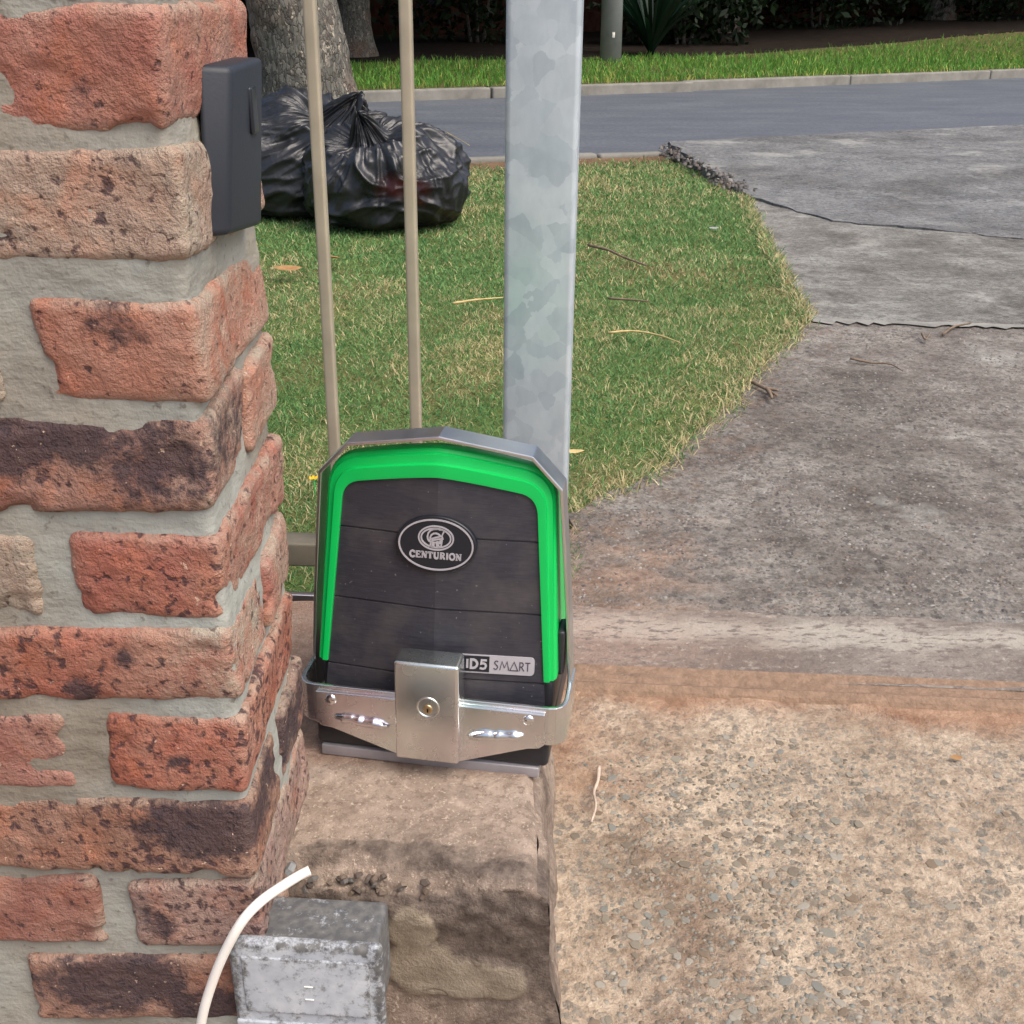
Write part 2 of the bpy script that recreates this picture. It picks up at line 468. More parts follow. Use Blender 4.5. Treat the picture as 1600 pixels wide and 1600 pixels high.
def m_bag(name='black_polythene', thin=False):
    s = S(name, 0.22, 0.5)
    s.col((0.018, 0.019, 0.022))
    w = s.noise(5, 3, 0.5, out='Color')
    v = s.nd('ShaderNodeMix', {'data_type': 'VECTOR'}); s.put(v.inputs[0], 0.25); s.put(v.inputs[4], s.co()); s.put(v.inputs[5], w)
    e1 = s.vor(4.5, 'DISTANCE_TO_EDGE', v.outputs[1]); e2 = s.vor(11, 'DISTANCE_TO_EDGE', v.outputs[1])
    h = s.mth('ADD', s.ramp(e1, [(0.0, 1.0), (0.3, 0.0)]), s.mth('MULTIPLY', s.ramp(e2, [(0.0, 1.0), (0.35, 0.0)]), 0.45))
    h = s.mth('ADD', h, s.mth('MULTIPLY', s.noise(9, 3, 0.5), 0.6))
    s.nrm(s.bump(h, 0.2, 0.02))
    s.set('Roughness', s.ramp(s.noise(9, 4), [(0.3, 0.27), (0.7, 0.42)]))
    if thin:     # stretched film lets the contents show
        tr = s.nd('ShaderNodeBsdfTransparent'); s.put(tr.inputs[0], (0.75, 0.75, 0.78, 1))
        mx = s.nd('ShaderNodeMixShader'); s.put(mx.inputs[0], s.mth('MULTIPLY', s.attr('thin'), 0.55))
        s.nt.links.new(s.b.outputs[0], mx.inputs[1]); s.nt.links.new(tr.outputs[0], mx.inputs[2])
        s.nt.links.new(mx.outputs[0], s.nt.nodes['Material Output'].inputs['Surface'])
    return s.m

def m_asphalt():
    s = S('asphalt', 0.75, 0.4)
    c = s.ramp(s.noise(0.9, 4, 0.6, s.vec((1, 2.5, 1))), [(0.3, lin(82, 88, 96)), (0.7, lin(104, 108, 114))])
    c = s.mix(s.ramp(s.noise(28, 4, 0.7), [(0.38, 0.55), (0.6, 0.0)]), c, lin(64, 68, 75))
    c = s.mix(s.ramp(s.noise(1.6, 4, 0.6), [(0.55, 0.0), (0.7, 0.35)]), c, lin(112, 116, 120))
    s.col(c); s.nrm(s.bump(s.noise(220, 4), 0.3, 0.006)); return s.m

M = dict(
    brick=m_brick(), mortar=m_mortar(), plinth=m_plinth(),
    near_slab=m_slab('washed_concrete', lin(198, 180, 158), lin(166, 149, 129), lin(108, 103, 94), lin(148, 144, 134), 60, True, 0.36),
    far_slab=m_slab('driveway_concrete', lin(122, 114, 107), lin(156, 151, 143), lin(78, 75, 73), lin(128, 126, 122), 56, True, 0.12, 2.0),
    mid_slab=m_slab('worn_concrete', lin(158, 158, 152), lin(122, 120, 115), lin(92, 92, 90), lin(150, 150, 146), 44, False, 0.35, 2.2),
    apron=m_slab('apron_concrete', lin(116, 118, 119), lin(140, 141, 140), lin(78, 80, 84), lin(156, 160, 162), 30, False, 0.0, 1.4),
    asphalt=m_asphalt(), bark=m_bark(), bag=m_bag(), thinbag=m_bag('thin_black_polythene', True),
    kerb=m_simple('kerb_concrete', lin(128, 126, 119), 0.9, 0.2, 0, 0.25, 5, 0.3, 90, 0.004),
    soil=m_simple('bare_earth', lin(116, 92, 72), 0.95, 0.1, 0, 0.3, 9, 0.6, 60, 0.01),
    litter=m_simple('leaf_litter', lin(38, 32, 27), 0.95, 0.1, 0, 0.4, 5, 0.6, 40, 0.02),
    grassmat=m_leafcol('grass_blades', 0.6, 0.3),
    leafmat=m_leafcol('tree_leaves', 0.5, 0.25),
    zinc=m_zinc('zinc_plate'), zinc_dull=m_zinc('zinc_plate_dull', (0.68, 0.68, 0.67), 0.32),
    weld=m_zinc('weld_bead', (0.86, 0.87, 0.88), 0.16),
    galv=m_galv('galvanised_post'), 
    bar=m_simple('painted_bar', lin(186, 176, 156), 0.45, 0.5, 0.25, 0.12, 14),
    shade_rail=m_simple('shade_toned_rail', lin(118, 112, 98), 0.6, 0.4, 0.2, 0.2, 14),  # the bottom rail's shade is put into this darker colour
    rail=m_simple('rusty_rail', lin(136, 112, 93), 0.85, 0.3, 0.0, 0.25, 60, 0.9, 140, 0.004),
    black=m_simple('black_plastic', (0.022, 0.022, 0.026), 0.42, 0.45, 0, 0.1, 30, 0.25, 260, 0.0008),
    charcoal=None,
    photocell=m_simple('matt_black_plastic', (0.020, 0.025, 0.035), 0.5, 0.4, 0, 0.15, 12, 0.15, 300, 0.001),
    green=m_simple('green_plastic', (0.002, 0.50, 0.095), 0.36, 0.45, 0, 0.04, 8),
    silver=m_simple('silver_print', lin(188, 186, 192), 0.4, 0.5, 0.35, 0.05, 20),
    ink=m_simple('black_badge', (0.012, 0.014, 0.02), 0.3, 0.5, 0, 0.05, 20),
    dark_print=m_simple('dark_print', lin(70, 66, 76), 0.5, 0.4, 0, 0.05, 20),
    brass=m_simple('brass', (0.62, 0.46, 0.26), 0.35, 0.5, 1.0, 0.15, 60),
    hole=m_simple('keyhole_black', (0.006, 0.006, 0.006), 0.7, 0.2),
    plate=m_simple('alloy_plate', lin(160, 156, 160), 0.55, 0.5, 0.4, 0.15, 30, 0.2, 120, 0.001),
    cable=m_simple('white_sheath', lin(232, 228, 220), 0.45, 0.4, 0, 0.05, 40),
    stick=m_simple('dry_stick', lin(122, 106, 90), 0.9, 0.2, 0, 0.3, 40, 0.5, 120, 0.002),
    pale_stick=m_simple('bleached_stick', lin(192, 174, 158), 0.9, 0.2, 0, 0.2, 40, 0.4, 120, 0.002),
    straw=m_simple('straw_stalk', lin(190, 168, 118), 0.85, 0.2, 0, 0.2, 40),
    dryleaf=m_simple('dry_leaf', lin(150, 116, 78), 0.8, 0.2, 0, 0.25, 40),
    yellow=m_simple('yellow_petal', lin(240, 190, 40), 0.6, 0.2, 0, 0.1, 40),
    red=m_simple('red_packet', lin(190, 46, 38), 0.5, 0.4, 0, 0.2, 14),
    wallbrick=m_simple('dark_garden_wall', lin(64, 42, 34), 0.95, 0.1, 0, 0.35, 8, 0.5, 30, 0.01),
    pole=m_simple('pole_concrete', lin(150, 154, 154), 0.8, 0.3, 0, 0.12, 4, 0.2, 60, 0.004),
)
def _charcoal():
    s = S('brushed_charcoal_plastic', 0.36, 0.5)
    st = s.noise(60, 4, 0.6, s.vec((1, 1, 14)))
    c = s.ramp(st, [(0.3, (0.026, 0.026, 0.034)), (0.7, (0.042, 0.042, 0.054))])
    c = s.mix(s.ramp(s.noise(14, 4, 0.65), [(0.45, 0.0), (0.75, 0.16)]), c, lin(150, 138, 126))
    c = s.mix(s.ramp(s.noise(260, 2, 0.5), [(0.72, 0.0), (0.76, 0.35)]), c, lin(160, 150, 140))
    s.col(c)
    s.nrm(s.bump(s.noise(220, 4, 0.6, s.vec((0.35, 1, 3))), 0.22, 0.0008))
    return s.m
M['charcoal'] = _charcoal()
def _stone():
    s = S('aggregate_chip', 0.75, 0.35)
    c = s.nd('ShaderNodeObjectInfo').outputs['Color']
    s.col(s.mix(s.noise(220, 3), c, s.mix(1.0, c, (0.7, 0.68, 0.66), 'MULTIPLY'))); s.nrm(s.bump(s.noise(320, 3), 0.3, 0.001)); return s.m
M['chip'] = _stone()
def _stone2():
    s = S('aggregate_chips', 0.75, 0.35)
    c = s.attr('Col', 'Color')
    s.col(s.mix(s.noise(220, 3), c, s.mix(1.0, c, (0.7, 0.68, 0.66), 'MULTIPLY'))); return s.m
M['chips'] = _stone2()
def _jb():
    s = S('weathered_grey_plastic', 0.7, 0.3)
    v = s.co()
    c = s.ramp(s.noise(35, 6, 0.65), [(0.3, lin(160, 166, 174)), (0.7, lin(196, 200, 204))])
    d = s.ramp(s.mth('ADD', s.attr('grime'), s.mth('MULTIPLY', s.mth('SUBTRACT', s.noise(110, 7, 0.8), 0.5), 3.0)), [(0.30, 0.0), (0.9, 1.0)])
    c = s.mix(s.mth('MULTIPLY', d, 0.85), c, s.ramp(s.noise(120, 4), [(0.4, lin(50, 47, 44)), (0.7, lin(96, 92, 84))]))
    s.col(c); s.nrm(s.bump(s.noise(150, 5), 0.25, 0.001)); return s.m
M['jbox'] = _jb()

# ------------------------------------------------------------------ the setting: ground, road, kerbs, slabs
def poly_sheet(name, poly, z, mt, label, thick=None, kind='structure', parent=None, zf=None):
    bm = bmesh.new()
    if thick:
        bm.free(); bm = prism_bm(poly, z - thick, z, 'xy')
        o = bm_obj(name, bm, mt, parent, bevel=0.006)
    else:
        bm.faces.new([bm.verts.new((x, y, z)) for x, y in poly])
        bmesh.ops.recalc_face_normals(bm, faces=bm.faces)
        if bm.faces[:][0].normal.z < 0: bmesh.ops.reverse_faces(bm, faces=bm.faces)
        me = bpy.data.meshes.new(name); bm.to_mesh(me); bm.free()
        o = link(name, me, mt, parent, smooth=False)
    return tag(o, label, None, None, kind)

poly_sheet('ground', [(-300, -300), (300, -300), (300, 300), (-300, 300)], -0.08, M['soil'], 'bare brown earth under everything out to the horizon')

def grid_sheet(name, x0, x1, y0, y1, nx, ny, zf, mt, label, attrf=None, keep=None, warp=None):
    X, Y = np.meshgrid(np.linspace(x0, x1, nx), np.linspace(y0, y1, ny), indexing='ij')
    P = np.stack([X.ravel(), Y.ravel(), np.zeros(X.size)], 1)
    if warp: P[:, 1] = warp(P[:, 0], P[:, 1])
    P[:, 2] = zf(P)
    idx = np.arange(nx * ny).reshape(nx, ny)
    F = np.stack([idx[:-1, :-1], idx[1:, :-1], idx[1:, 1:], idx[:-1, 1:]], -1).reshape(-1, 4)
    if keep is not None:
        c = P[F].mean(1)
        F = F[keep(c)]
    o = link(name, mesh(name, P, F, attrf(P) if attrf else None), mt)
    return tag(o, label, None, None, 'structure')

# gate line: z = 0, yaw about -4.5 degrees
GY = lambda x: 1.476 - 0.0785 * x            # far edge of the track along x
# near driveway of washed aggregate
def near_z(P):
    return 0.0022 * fbm(P, 18, 3, 3) - 0.002
def near_attr(P):
    d = (GY(P[:, 0]) - 0.065) - P[:, 1]
    rust = np.exp(-np.clip(d, 0, 9) / 0.075) * (0.75 + 0.5 * vnoise(P, 9, 5))
    rust = np.maximum(rust, 0.62 * np.exp(-((P[:, 0] - 0.10) / 0.13) ** 2) * sstep(0.95, 1.25, P[:, 1]))
    rust = np.maximum(rust, 0.42 * np.exp(-np.clip(P[:, 0] - 0.035, 0, 1) / 0.05))
    g = 0.5 * np.exp(-((P[:, 0] - 0.15 - 0.05 * vnoise(P, 6, 8)) / 0.09) ** 2) * sstep(1.25, 1.0, P[:, 1]) + 0.22 * np.exp(-((P[:, 0] - 0.28) / 0.2) ** 2)
    g = g + 0.35 * np.exp(-((P[:, 0] - 0.17) / 0.09) ** 2 - ((P[:, 1] - 1.30) / 0.05) ** 2)
    return {'rust': rust, 'grime': g}
drive = grid_sheet('driveway', -1.4, 3.2, 0.0, 1.0, 420, 440, near_z, M['near_slab'], 'washed concrete driveway with grey stone chips inside the gate line', near_attr,
                   warp=lambda x, t: -3.2 + (GY(x) - 0.056 + 3.2) * t ** 0.5 + 0.003 * np.sin(x * 31) * t)

poly_sheet('paving', [(-9, -14), (12, -14), (12, 1.0), (3.1, 1.0), (3.1, -3.15), (-1.3, -3.15), (-1.3, 0.5), (-9, 0.5)], -0.012, M['far_slab'], 'concrete courtyard unseen behind the camera, added for the metal to reflect')  # unseen, added as paler ground for the zinc bracket to reflect
# threshold strip and the slabs outside
LAWN_EDGE = [(0.085, 1.70), (0.106, 2.05), (0.298, 2.27), (0.49, 2.62), (0.715, 3.117), (0.938, 3.571)]
def wob(poly, amp=0.012, n=5, seed=1):
    rs = random.Random(seed); out = []
    for (a, b) in zip(poly[:-1], poly[1:]):
        for k in range(n):
            t = k / n
            out.append((a[0] + (b[0] - a[0]) * t + rs.uniform(-amp, amp) * (k > 0), a[1] + (b[1] - a[1]) * t + rs.uniform(-amp, amp) * (k > 0)))
    out.append(poly[-1]); return out
edgeA = wob(LAWN_EDGE, 0.014, 6, 3)
JOINT = [(0.938, 3.571), (1.58, 3.49), (3.2, 3.30), (6.0, 3.0)]
EDGEB = [(0.938, 3.571), (1.007, 4.316), (1.131, 5.457), (1.199, 6.151)]
CRACK = [(1.199, 6.151), (1.466, 5.37), (2.171, 4.94), (3.6, 4.35), (6.0, 3.5)]

def slab_grid(name, poly, mt, label, zf, res, attrf=None):
    xs = [p[0] for p in poly]; ys = [p[1] for p in poly]
    nx = int((max(xs) - min(xs)) / res) + 2; ny = int((max(ys) - min(ys)) / res) + 2
    bm = prism_bm(poly, -0.07, 0.0, 'xy')
    bmesh.ops.recalc_face_normals(bm, faces=bm.faces)
    for d, lo, hi in ((0, min(xs), max(xs)), (1, min(ys), max(ys))):
        t = lo + res
        while t < hi:
            no = (1, 0, 0) if d == 0 else (0, 1, 0); co = (t, 0, 0) if d == 0 else (0, t, 0)
            bmesh.ops.bisect_plane(bm, geom=bm.verts[:] + bm.edges[:] + bm.faces[:], plane_co=co, plane_no=no)
            t += res
    V = np.array([v.co[:] for v in bm.verts])
    top = V[:, 2] > -0.01
    z = zf(V)
    for v, tp, zz in zip(bm.verts, top, z):
        if tp: v.co.z = zz
    me = bpy.data.meshes.new(name); bm.to_mesh(me); bm.free()
    if attrf:
        for k, a in attrf(V).items():
            at = me.attributes.new(k, 'FLOAT', 'POINT'); at.data.foreach_set('value', np.asarray(a, np.float32))
    return tag(link(name, me, mt, smooth=False), label, None, None, 'structure')

def far_attr(V):
    d = np.hypot(V[:, 0] - 0.1, (V[:, 1] - 1.75) * 0.8)
    return {'rust': 0.55 * np.exp(-(d / 0.42) ** 2), 'grime': 0.35 * np.exp(-((V[:, 0] - 0.45 * (V[:, 1] - 1.5)) / 0.28) ** 2) + 0.1}
slabA = slab_grid('driveway_slab', edgeA + wob(JOINT, 0.006, 6, 8)[1:] + [(6.0, 1.10), (3.2, GY(3.2) + 0.185), (0.1, GY(0.1) + 0.185), (0.085, 1.66)], M['far_slab'],
                  'grey brown concrete driveway slab just outside the gate track', lambda V: 0.003 * fbm(V, 5, 9, 3) - 0.003, 0.10, far_attr)
slabB = slab_grid('driveway_slab', [(x, y + 0.004) for x, y in wob(EDGEB, 0.02, 6, 4)] + [(x, y - 0.002) for x, y in wob(CRACK, 0.026, 12, 6)[1:]] + [(x, y + 0.004) for x, y in reversed(wob(JOINT, 0.006, 6, 8)[1:])], M['mid_slab'],
                  'pale worn concrete driveway slab between the joint and the crack', lambda V: 0.004 * fbm(V, 4, 19, 3) - 0.004, 0.12)
jl = wob(wob(JOINT, 0.006, 6, 8), 0.005, 4, 3); rj = random.Random(2)
jv = [(x, y - 0.006) for x, y in jl] + [(x, y - 0.022 - rj.uniform(0, 0.055)) for x, y in reversed(jl)]
jn = len(jl)
js = link('joint_filler', mesh('joint_filler', [(x, y, 0.0055 + 0.003 * fbm(np.array([[x, y, 0.0]]), 5, 9, 3)[0] - 0.003) for x, y in jv], [(i, i + 1, 2 * jn - 2 - i, 2 * jn - 1 - i) for i in range(jn - 1)]), m_simple('pale_joint', lin(134, 132, 126), 0.9, 0.2, 0, 0.35, 9, 0.5, 60, 0.006), slabA, smooth=False)
ROADN = [(-9.0, 5.05), (-0.332, 7.753), (1.135, 8.187), (3.989, 9.406), (14.0, 13.6), (40, 24.5)]
ROADF = [(-12.0, 8.0), (-1.49, 12.917), (0.727, 13.902), (7.27, 17.47), (14, 21.1), (40, 35.0)]
def apron_z(V):
    t = sstep(0.0, 2.4, (V[:, 1] - 4.9 + 0.55 * (V[:, 0] - 2.2)))
    return 0.001 + 0.060 * t + 0.004 * fbm(V, 4, 29, 3)
slabC = slab_grid('driveway_apron', wob([(1.205, 6.165), (1.16, 6.8), (1.10, 7.4), (1.06, 8.16)], 0.03, 7, 12) + [(3.989, 9.40), (9.0, 11.49), (9.5, 2.6)] + [(x, y + 0.001) for x, y in reversed(wob(CRACK, 0.026, 12, 6)[1:])], M['apron'],
                  'raised grey aggregate apron where the driveway meets the road', apron_z, 0.14)

def strip_z(P):
    return 0.002 * fbm(P, 9, 41, 3) - 0.002 + 0.006 * sstep(0.02, 0.10, P[:, 1] - GY(P[:, 0])) 
thr = grid_sheet('threshold_strip', -2.6, 3.4, 0.0, 1.0, 300, 60, strip_z, None, 'smooth pale concrete strip set along the far side of the gate track',
                 warp=lambda x, t: GY(x) - 0.006 + t * (0.196 + 0.004 * np.sin(x * 23)))
def _thr():
    s = S('trowelled_concrete', 0.88, 0.25)
    v = s.vec((0.8, 2, 1))
    c = s.ramp(s.noise(5, 6, 0.65, v), [(0.3, lin(96, 88, 82)), (0.5, lin(120, 111, 103)), (0.7, lin(142, 133, 124))])
    sx = s.nd('ShaderNodeSeparateXYZ'); s.put(sx.inputs[0], s.co())
    e = s.mth('ADD', sx.outputs[1], s.mth('MULTIPLY', sx.outputs[0], 0.0785))
    w = s.ramp(s.mth('ADD', s.mth('SUBTRACT', e, 1.10), s.mth('MULTIPLY', s.mth('SUBTRACT', s.noise(9, 5, 0.6, v), 0.5), 0.12)), [(0.455, 0.0), (0.49, 0.75), (0.52, 0.75), (0.555, 0.1)])
    c = s.mix(w, c, lin(172, 165, 153))
    r = s.ramp(s.mth('ADD', sx.outputs[0], s.mth('MULTIPLY', s.mth('SUBTRACT', s.noise(7, 5), 0.5), 0.5)), [(0.1, 0.65), (0.5, 0.0)])
    c = s.mix(r, c, s.mix(0.5, c, lin(160, 124, 106)))
    c = s.mix(s.ramp(s.noise(48, 6, 0.7, v), [(0.52, 0.0), (0.60, 0.85)]), c, lin(108, 98, 92))
    c = s.mix(s.ramp(s.noise(70, 6, 0.7, s.vec((0.9, 1.2, 1), (3, 1, 2))), [(0.56, 0.0), (0.64, 0.5)]), c, lin(168, 158, 146))
    s.col(c); s.nrm(s.bump(s.noise(60, 8, 0.75), 0.9, 0.007)); return s.m
thr.data.materials.append(_thr())

# gate track: rusty angle iron bedded in the groove
trk = empty('gate_track', (0, GY(0) - 0.045, 0), math.atan(-0.0785))
tag(trk, 'rusty steel gate rail lying in a groove across the driveway', 'gate rail')
V, F = [], []
prof = [(-0.060, -0.007), (-0.018, -0.006), (-0.011, 0.003), (0.000, 0.008), (0.010, 0.003), (0.018, -0.0045), (0.030, -0.0042), (0.060, 0.0012), (0.060, -0.05), (-0.060, -0.05)]
xs = np.linspace(-2.6, 3.2, 120)
for i, x in enumerate(xs):
    for (y, z) in prof: V.append((x, y, z + 0.0012 * math.sin(x * 13) * (z < 0)))
k = len(prof)
for i in range(len(xs) - 1):
    for j in range(k):
        F.append((i * k + j, i * k + (j + 1) % k, (i + 1) * k + (j + 1) % k, (i + 1) * k + j))
link('rail', mesh('rail', V, F), M['rail'], trk, smooth=False)

# lawn soil
LAWN = [(-4.5, 1.72), (-0.6, 1.66), (-0.1, 1.67)] + LAWN_EDGE + EDGEB[1:] + [(1.16, 6.8), (1.10, 7.4), (1.06, 8.08), (-0.332, 7.66), (-6.5, 5.75)]
def lawn_keep(c): return inpoly(c[:, 0], c[:, 1], LAWN)
def lawn_z(P): return -0.014 + 0.010 * fbm(P, 1.6, 51, 3) - 0.03 * sstep(6.9, 7.6, P[:, 1] - 0.3 * (P[:, 0] + 0.33))
def soil_z(P):
    z = lawn_z(P); out = ~inpoly(P[:, 0], P[:, 1], LAWN)
    return np.where(out, np.minimum(z, -0.024), z)
LAWN2 = [(-6.5, 1.62), (0.25, 1.62), (0.22, 2.02), (0.42, 2.2), (0.62, 2.56), (0.85, 3.08), (1.08, 3.55), (1.14, 4.3), (1.25, 5.45), (1.30, 6.2), (1.28, 6.8), (1.2, 7.4), (1.08, 8.09), (-0.332, 7.66), (-6.5, 5.75)]
lawn = grid_sheet('lawn_soil', -6.5, 1.35, 1.6, 8.2, 300, 230, soil_z, None, 'thatchy brown soil beneath the verge lawn', keep=lambda c: inpoly(c[:, 0], c[:, 1], LAWN2))
def _lawnsoil():
    s = S('thatch', 0.95, 0.1)
    c = s.ramp(s.noise(40, 6, 0.7), [(0.3, lin(70, 84, 46)), (0.55, lin(96, 110, 62)), (0.75, lin(136, 128, 84))])
    c = s.mix(s.ramp(s.noise(1.3, 4), [(0.5, 0.0), (0.65, 0.6)]), c, lin(128, 98, 74))
    s.col(c); s.nrm(s.bump(s.noise(90, 6, 0.7), 0.8, 0.01)); return s.m
lawn.data.materials.append(_lawnsoil())
earth = poly_sheet('bare_earth_strip', [(-6.5, 5.5), (-0.5, 7.15), (0.4, 7.45), (1.04, 7.55), (1.05, 8.10), (-0.332, 7.69), (-6.5, 5.80)], -0.022, M['soil'], 'bare reddish earth along the near kerb of the road')

road = poly_sheet('road', ROADN + list(reversed(ROADF)), -0.03, M['asphalt'], 'blue grey asphalt road running across behind the lawn')

def along(line, step):
    """points every step metres along a polyline with direction"""
    out, acc = [], 0.0
    for (a, b) in zip(line[:-1], line[1:]):
        a, b = Vector(a), Vector(b); L = (b - a).length; d = (b - a) / L
        while acc < L:
            out.append((a + d * acc, d)); acc += step
        acc -= L
    return out

def kerb(name, line, step, w, h, label, side):
    root = empty(name, (0, 0, 0)); tag(root, label, None, None, 'structure')
    V, F, _ = rbox_geo(step - 0.012, w, h + 0.2, 0.022, 3, 2, 2, 2)
    me = mesh('kerb_stone', V, F); me.materials.append(M['kerb'])
    me.polygons.foreach_set('use_smooth', np.ones(len(me.polygons), bool))
    for p, d in along(line, step):
        o = bpy.data.objects.new('kerb_stone', me); COL.objects.link(o); o.parent = root
        n = Vector((-d.y, d.x)) * side
        c = p + d * step / 2 + n * w / 2
        o.location = (c.x, c.y, -0.03 + h - (h + 0.2) / 2 + random.uniform(-0.004, 0.004)); o.rotation_euler = (0, 0, math.atan2(d.y, d.x) + random.uniform(-0.004, 0.004))
    return root
kerb('far_kerb', ROADF[:5], 2.6, 0.16, 0.115, 'pale concrete kerb along the far side of the road', 1)
kerb('near_kerb', ROADN[:2] + [(1.02, 8.15)], 1.0, 0.10, 0.035, 'low flush concrete edging between the lawn and the road', -1)

# far verge: rising bank behind the kerb, dark garden bed beyond
def strip(name, L1, L2, z1, z2, n, mt, label, amp=0.03):
    V, F = [], []
    m = len(L1)
    for i in range(m):
        for k in range(n + 1):
            t = k / n
            V.append((L1[i][0] + (L2[i][0] - L1[i][0]) * t, L1[i][1] + (L2[i][1] - L1[i][1]) * t, z1[i] + (z2[i] - z1[i]) * t))
    V = np.array(V); V[:, 2] += amp * vnoise(V, 0.8, 77)
    for i in range(m - 1):
        for k in range(n):
            a = i * (n + 1) + k
            F.append((a, a + n + 1, a + n + 2, a + 1))
    o = link(name, mesh(name, V, F), mt)
    return tag(o, label, None, None, 'structure')
def resamp(L, n):
    L = [Vector(p) for p in L]; ds = [0]
    for a, b in zip(L[:-1], L[1:]): ds.append(ds[-1] + (b - a).length)
    out = []
    for k in range(n):
        t = ds[-1] * k / (n - 1)
        i = min(max(j for j in range(len(ds)) if ds[j] <= t + 1e-9), len(L) - 2)
        out.append(tuple(L[i].lerp(L[i + 1], (t - ds[i]) / (ds[i + 1] - ds[i]))))
    return out
NV = 60
K1 = resamp([(x - 0.07, y + 0.14) for x, y in ROADF], NV)
K2 = resamp([(-15.0, 11.0), (-3.0, 16.1), (1.0, 17.6), (5.3, 20.0), (12.5, 25.0), (36, 38.5)], NV)
K3 = resamp([(-19.0, 19.0), (-6.0, 23.5), (0, 25.0), (5, 27.5), (12, 32.0), (34, 46.0)], NV)
Z1 = [0.075] * NV
Z2 = [0.22 + 0.30 * float(sstep(2, 12, np.array([p[0]]))[0]) for p in K2]
Z3 = [z + 0.20 for z in Z2]
vsoil = m_simple('verge_soil', lin(84, 84, 50), 0.95, 0.1, 0, 0.3, 8, 0.5, 40, 0.02)
strip('far_verge', K1, K2, Z1, Z2, 8, vsoil, 'grassy bank on the far side of the road', 0.02)
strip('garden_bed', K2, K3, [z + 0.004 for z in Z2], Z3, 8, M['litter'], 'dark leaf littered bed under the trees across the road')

# ------------------------------------------------------------------ grass
def blades(name, P, h, w, lean, cols, label, curl=0.5):
    n = len(P)
    a = RNG.uniform(0, 2 * PI, n); b = RNG.uniform(0, 2 * PI, n)
    r = np.stack([np.cos(a), np.sin(a), np.zeros(n)], 1) * (w / 2)[:, None]
    d = np.stack([np.cos(b), np.sin(b), np.zeros(n)], 1)
    ln = lean
    Mid = P + d * (h * 0.5 * np.sin(ln))[:, None]; Mid[:, 2] += h * 0.5 * np.cos(ln)
    l2 = np.clip(ln + curl * RNG.uniform(0.2, 1.6, n), 0, 1.75)
    T = Mid + d * (h * 0.5 * np.sin(l2))[:, None]; T[:, 2] += h * 0.5 * np.cos(l2)
    V = np.stack([P - r, P + r, Mid - r * 0.85, Mid + r * 0.85, T], 1).reshape(-1, 3)
    base = np.arange(n, dtype=np.int32)[:, None] * 5
    loops = (base + np.array([[0, 1, 3, 2, 2, 3, 4]], np.int32)).ravel()
    starts = (np.arange(n, dtype=np.int32)[:, None] * 7 + np.array([[0, 4]], np.int32)).ravel()
    me = bpy.data.meshes.new(name)
    me.vertices.add(len(V)); me.vertices.foreach_set('co', V.astype(np.float32).ravel())
    me.loops.add(len(loops)); me.loops.foreach_set('vertex_index', loops)
    me.polygons.add(len(starts)); me.polygons.foreach_set('loop_start', starts)
    me.update(calc_edges=True)
    C = np.repeat(np.hstack([cols, np.ones((n, 1))]), 5, axis=0).astype(np.float32)
    at = me.attributes.new('Col', 'FLOAT_COLOR', 'POINT'); at.data.foreach_set('color', C.ravel())
    o = link(name, me, M['grassmat'])
    return tag(o, label, 'grass', None, 'stuff')

def grass_cols(n, dry):
    g1, g2, g3 = np.array(lin(92, 132, 74)), np.array(lin(132, 166, 104)), np.array(lin(64, 116, 68))
    s1, s2 = np.array(lin(212, 200, 156)), np.array(lin(178, 162, 118))
    t = RNG.uniform(0, 1, (n, 1)); u = RNG.uniform(0, 1, (n, 1))
    G = np.where(u < 0.3, g3 + (g1 - g3) * t, g1 + (g2 - g1) * t)
    D = s2 + (s1 - s2) * t
    isd = (RNG.uniform(0, 1, n) < dry)[:, None]
    C = np.where(isd, D, G)
    return C * RNG.uniform(0.75, 1.2, (n, 1))

def lawn_pts(n, y0, y1, x0=-2.6):
    x = RNG.uniform(x0, 1.25, n); y = RNG.uniform(y0, y1, n)
    e = np.stack([x, y, np.zeros(n)], 1)
    k = inpoly(x + 0.03 * vnoise(e, 11, 3) - 0.012, y + 0.03 * vnoise(e, 11, 4), LAWN) & (x > -0.46 * y - 0.4)
    bare = sstep(7.0, 7.5, y - 0.30 * (x + 0.33))
    k &= RNG.uniform(0, 1, n) > bare * 0.97
    e = e[k]
    dry = 0.05 + 0.26 * sstep(0.1, 0.75, fbm(e, 2.2, 91, 3)) + 0.20 * sstep(0.2, 0.7, fbm(e, 7.0, 95, 2))
    # the trodden edge by the driveway and the corner by the gate are straw-coloured
    for (px, py, rr, am) in ((0.15, 2.15, 0.22, 0.5), (0.45, 2.75, 0.16, 0.45), (-0.42, 2.3, 0.25, 0.45), (0.6, 3.0, 0.18, 0.4), (-0.15, 3.2, 0.3, 0.3), (-0.9, 4.0, 0.4, 0.3), (0.5, 4.4, 0.35, 0.25), (0.9, 3.9, 0.12, 0.4), (0.2, 6.8, 1.0, 0.3)):
        dry = dry + am * np.exp(-((e[:, 0] - px) ** 2 + (e[:, 1] - py) ** 2) / rr ** 2)
    dense = 1 - 0.45 * sstep(0.35, 0.8, fbm(e, 3.3, 71, 2))
    kk = RNG.uniform(0, 1, len(e)) < dense
    e, dry = e[kk], dry[kk]
    e[:, 2] = np.maximum(lawn_z(e), -0.02) - 0.002
    return e, np.clip(dry, 0, 0.9)
Ps, Ds, Hs, Ws = [], [], [], []
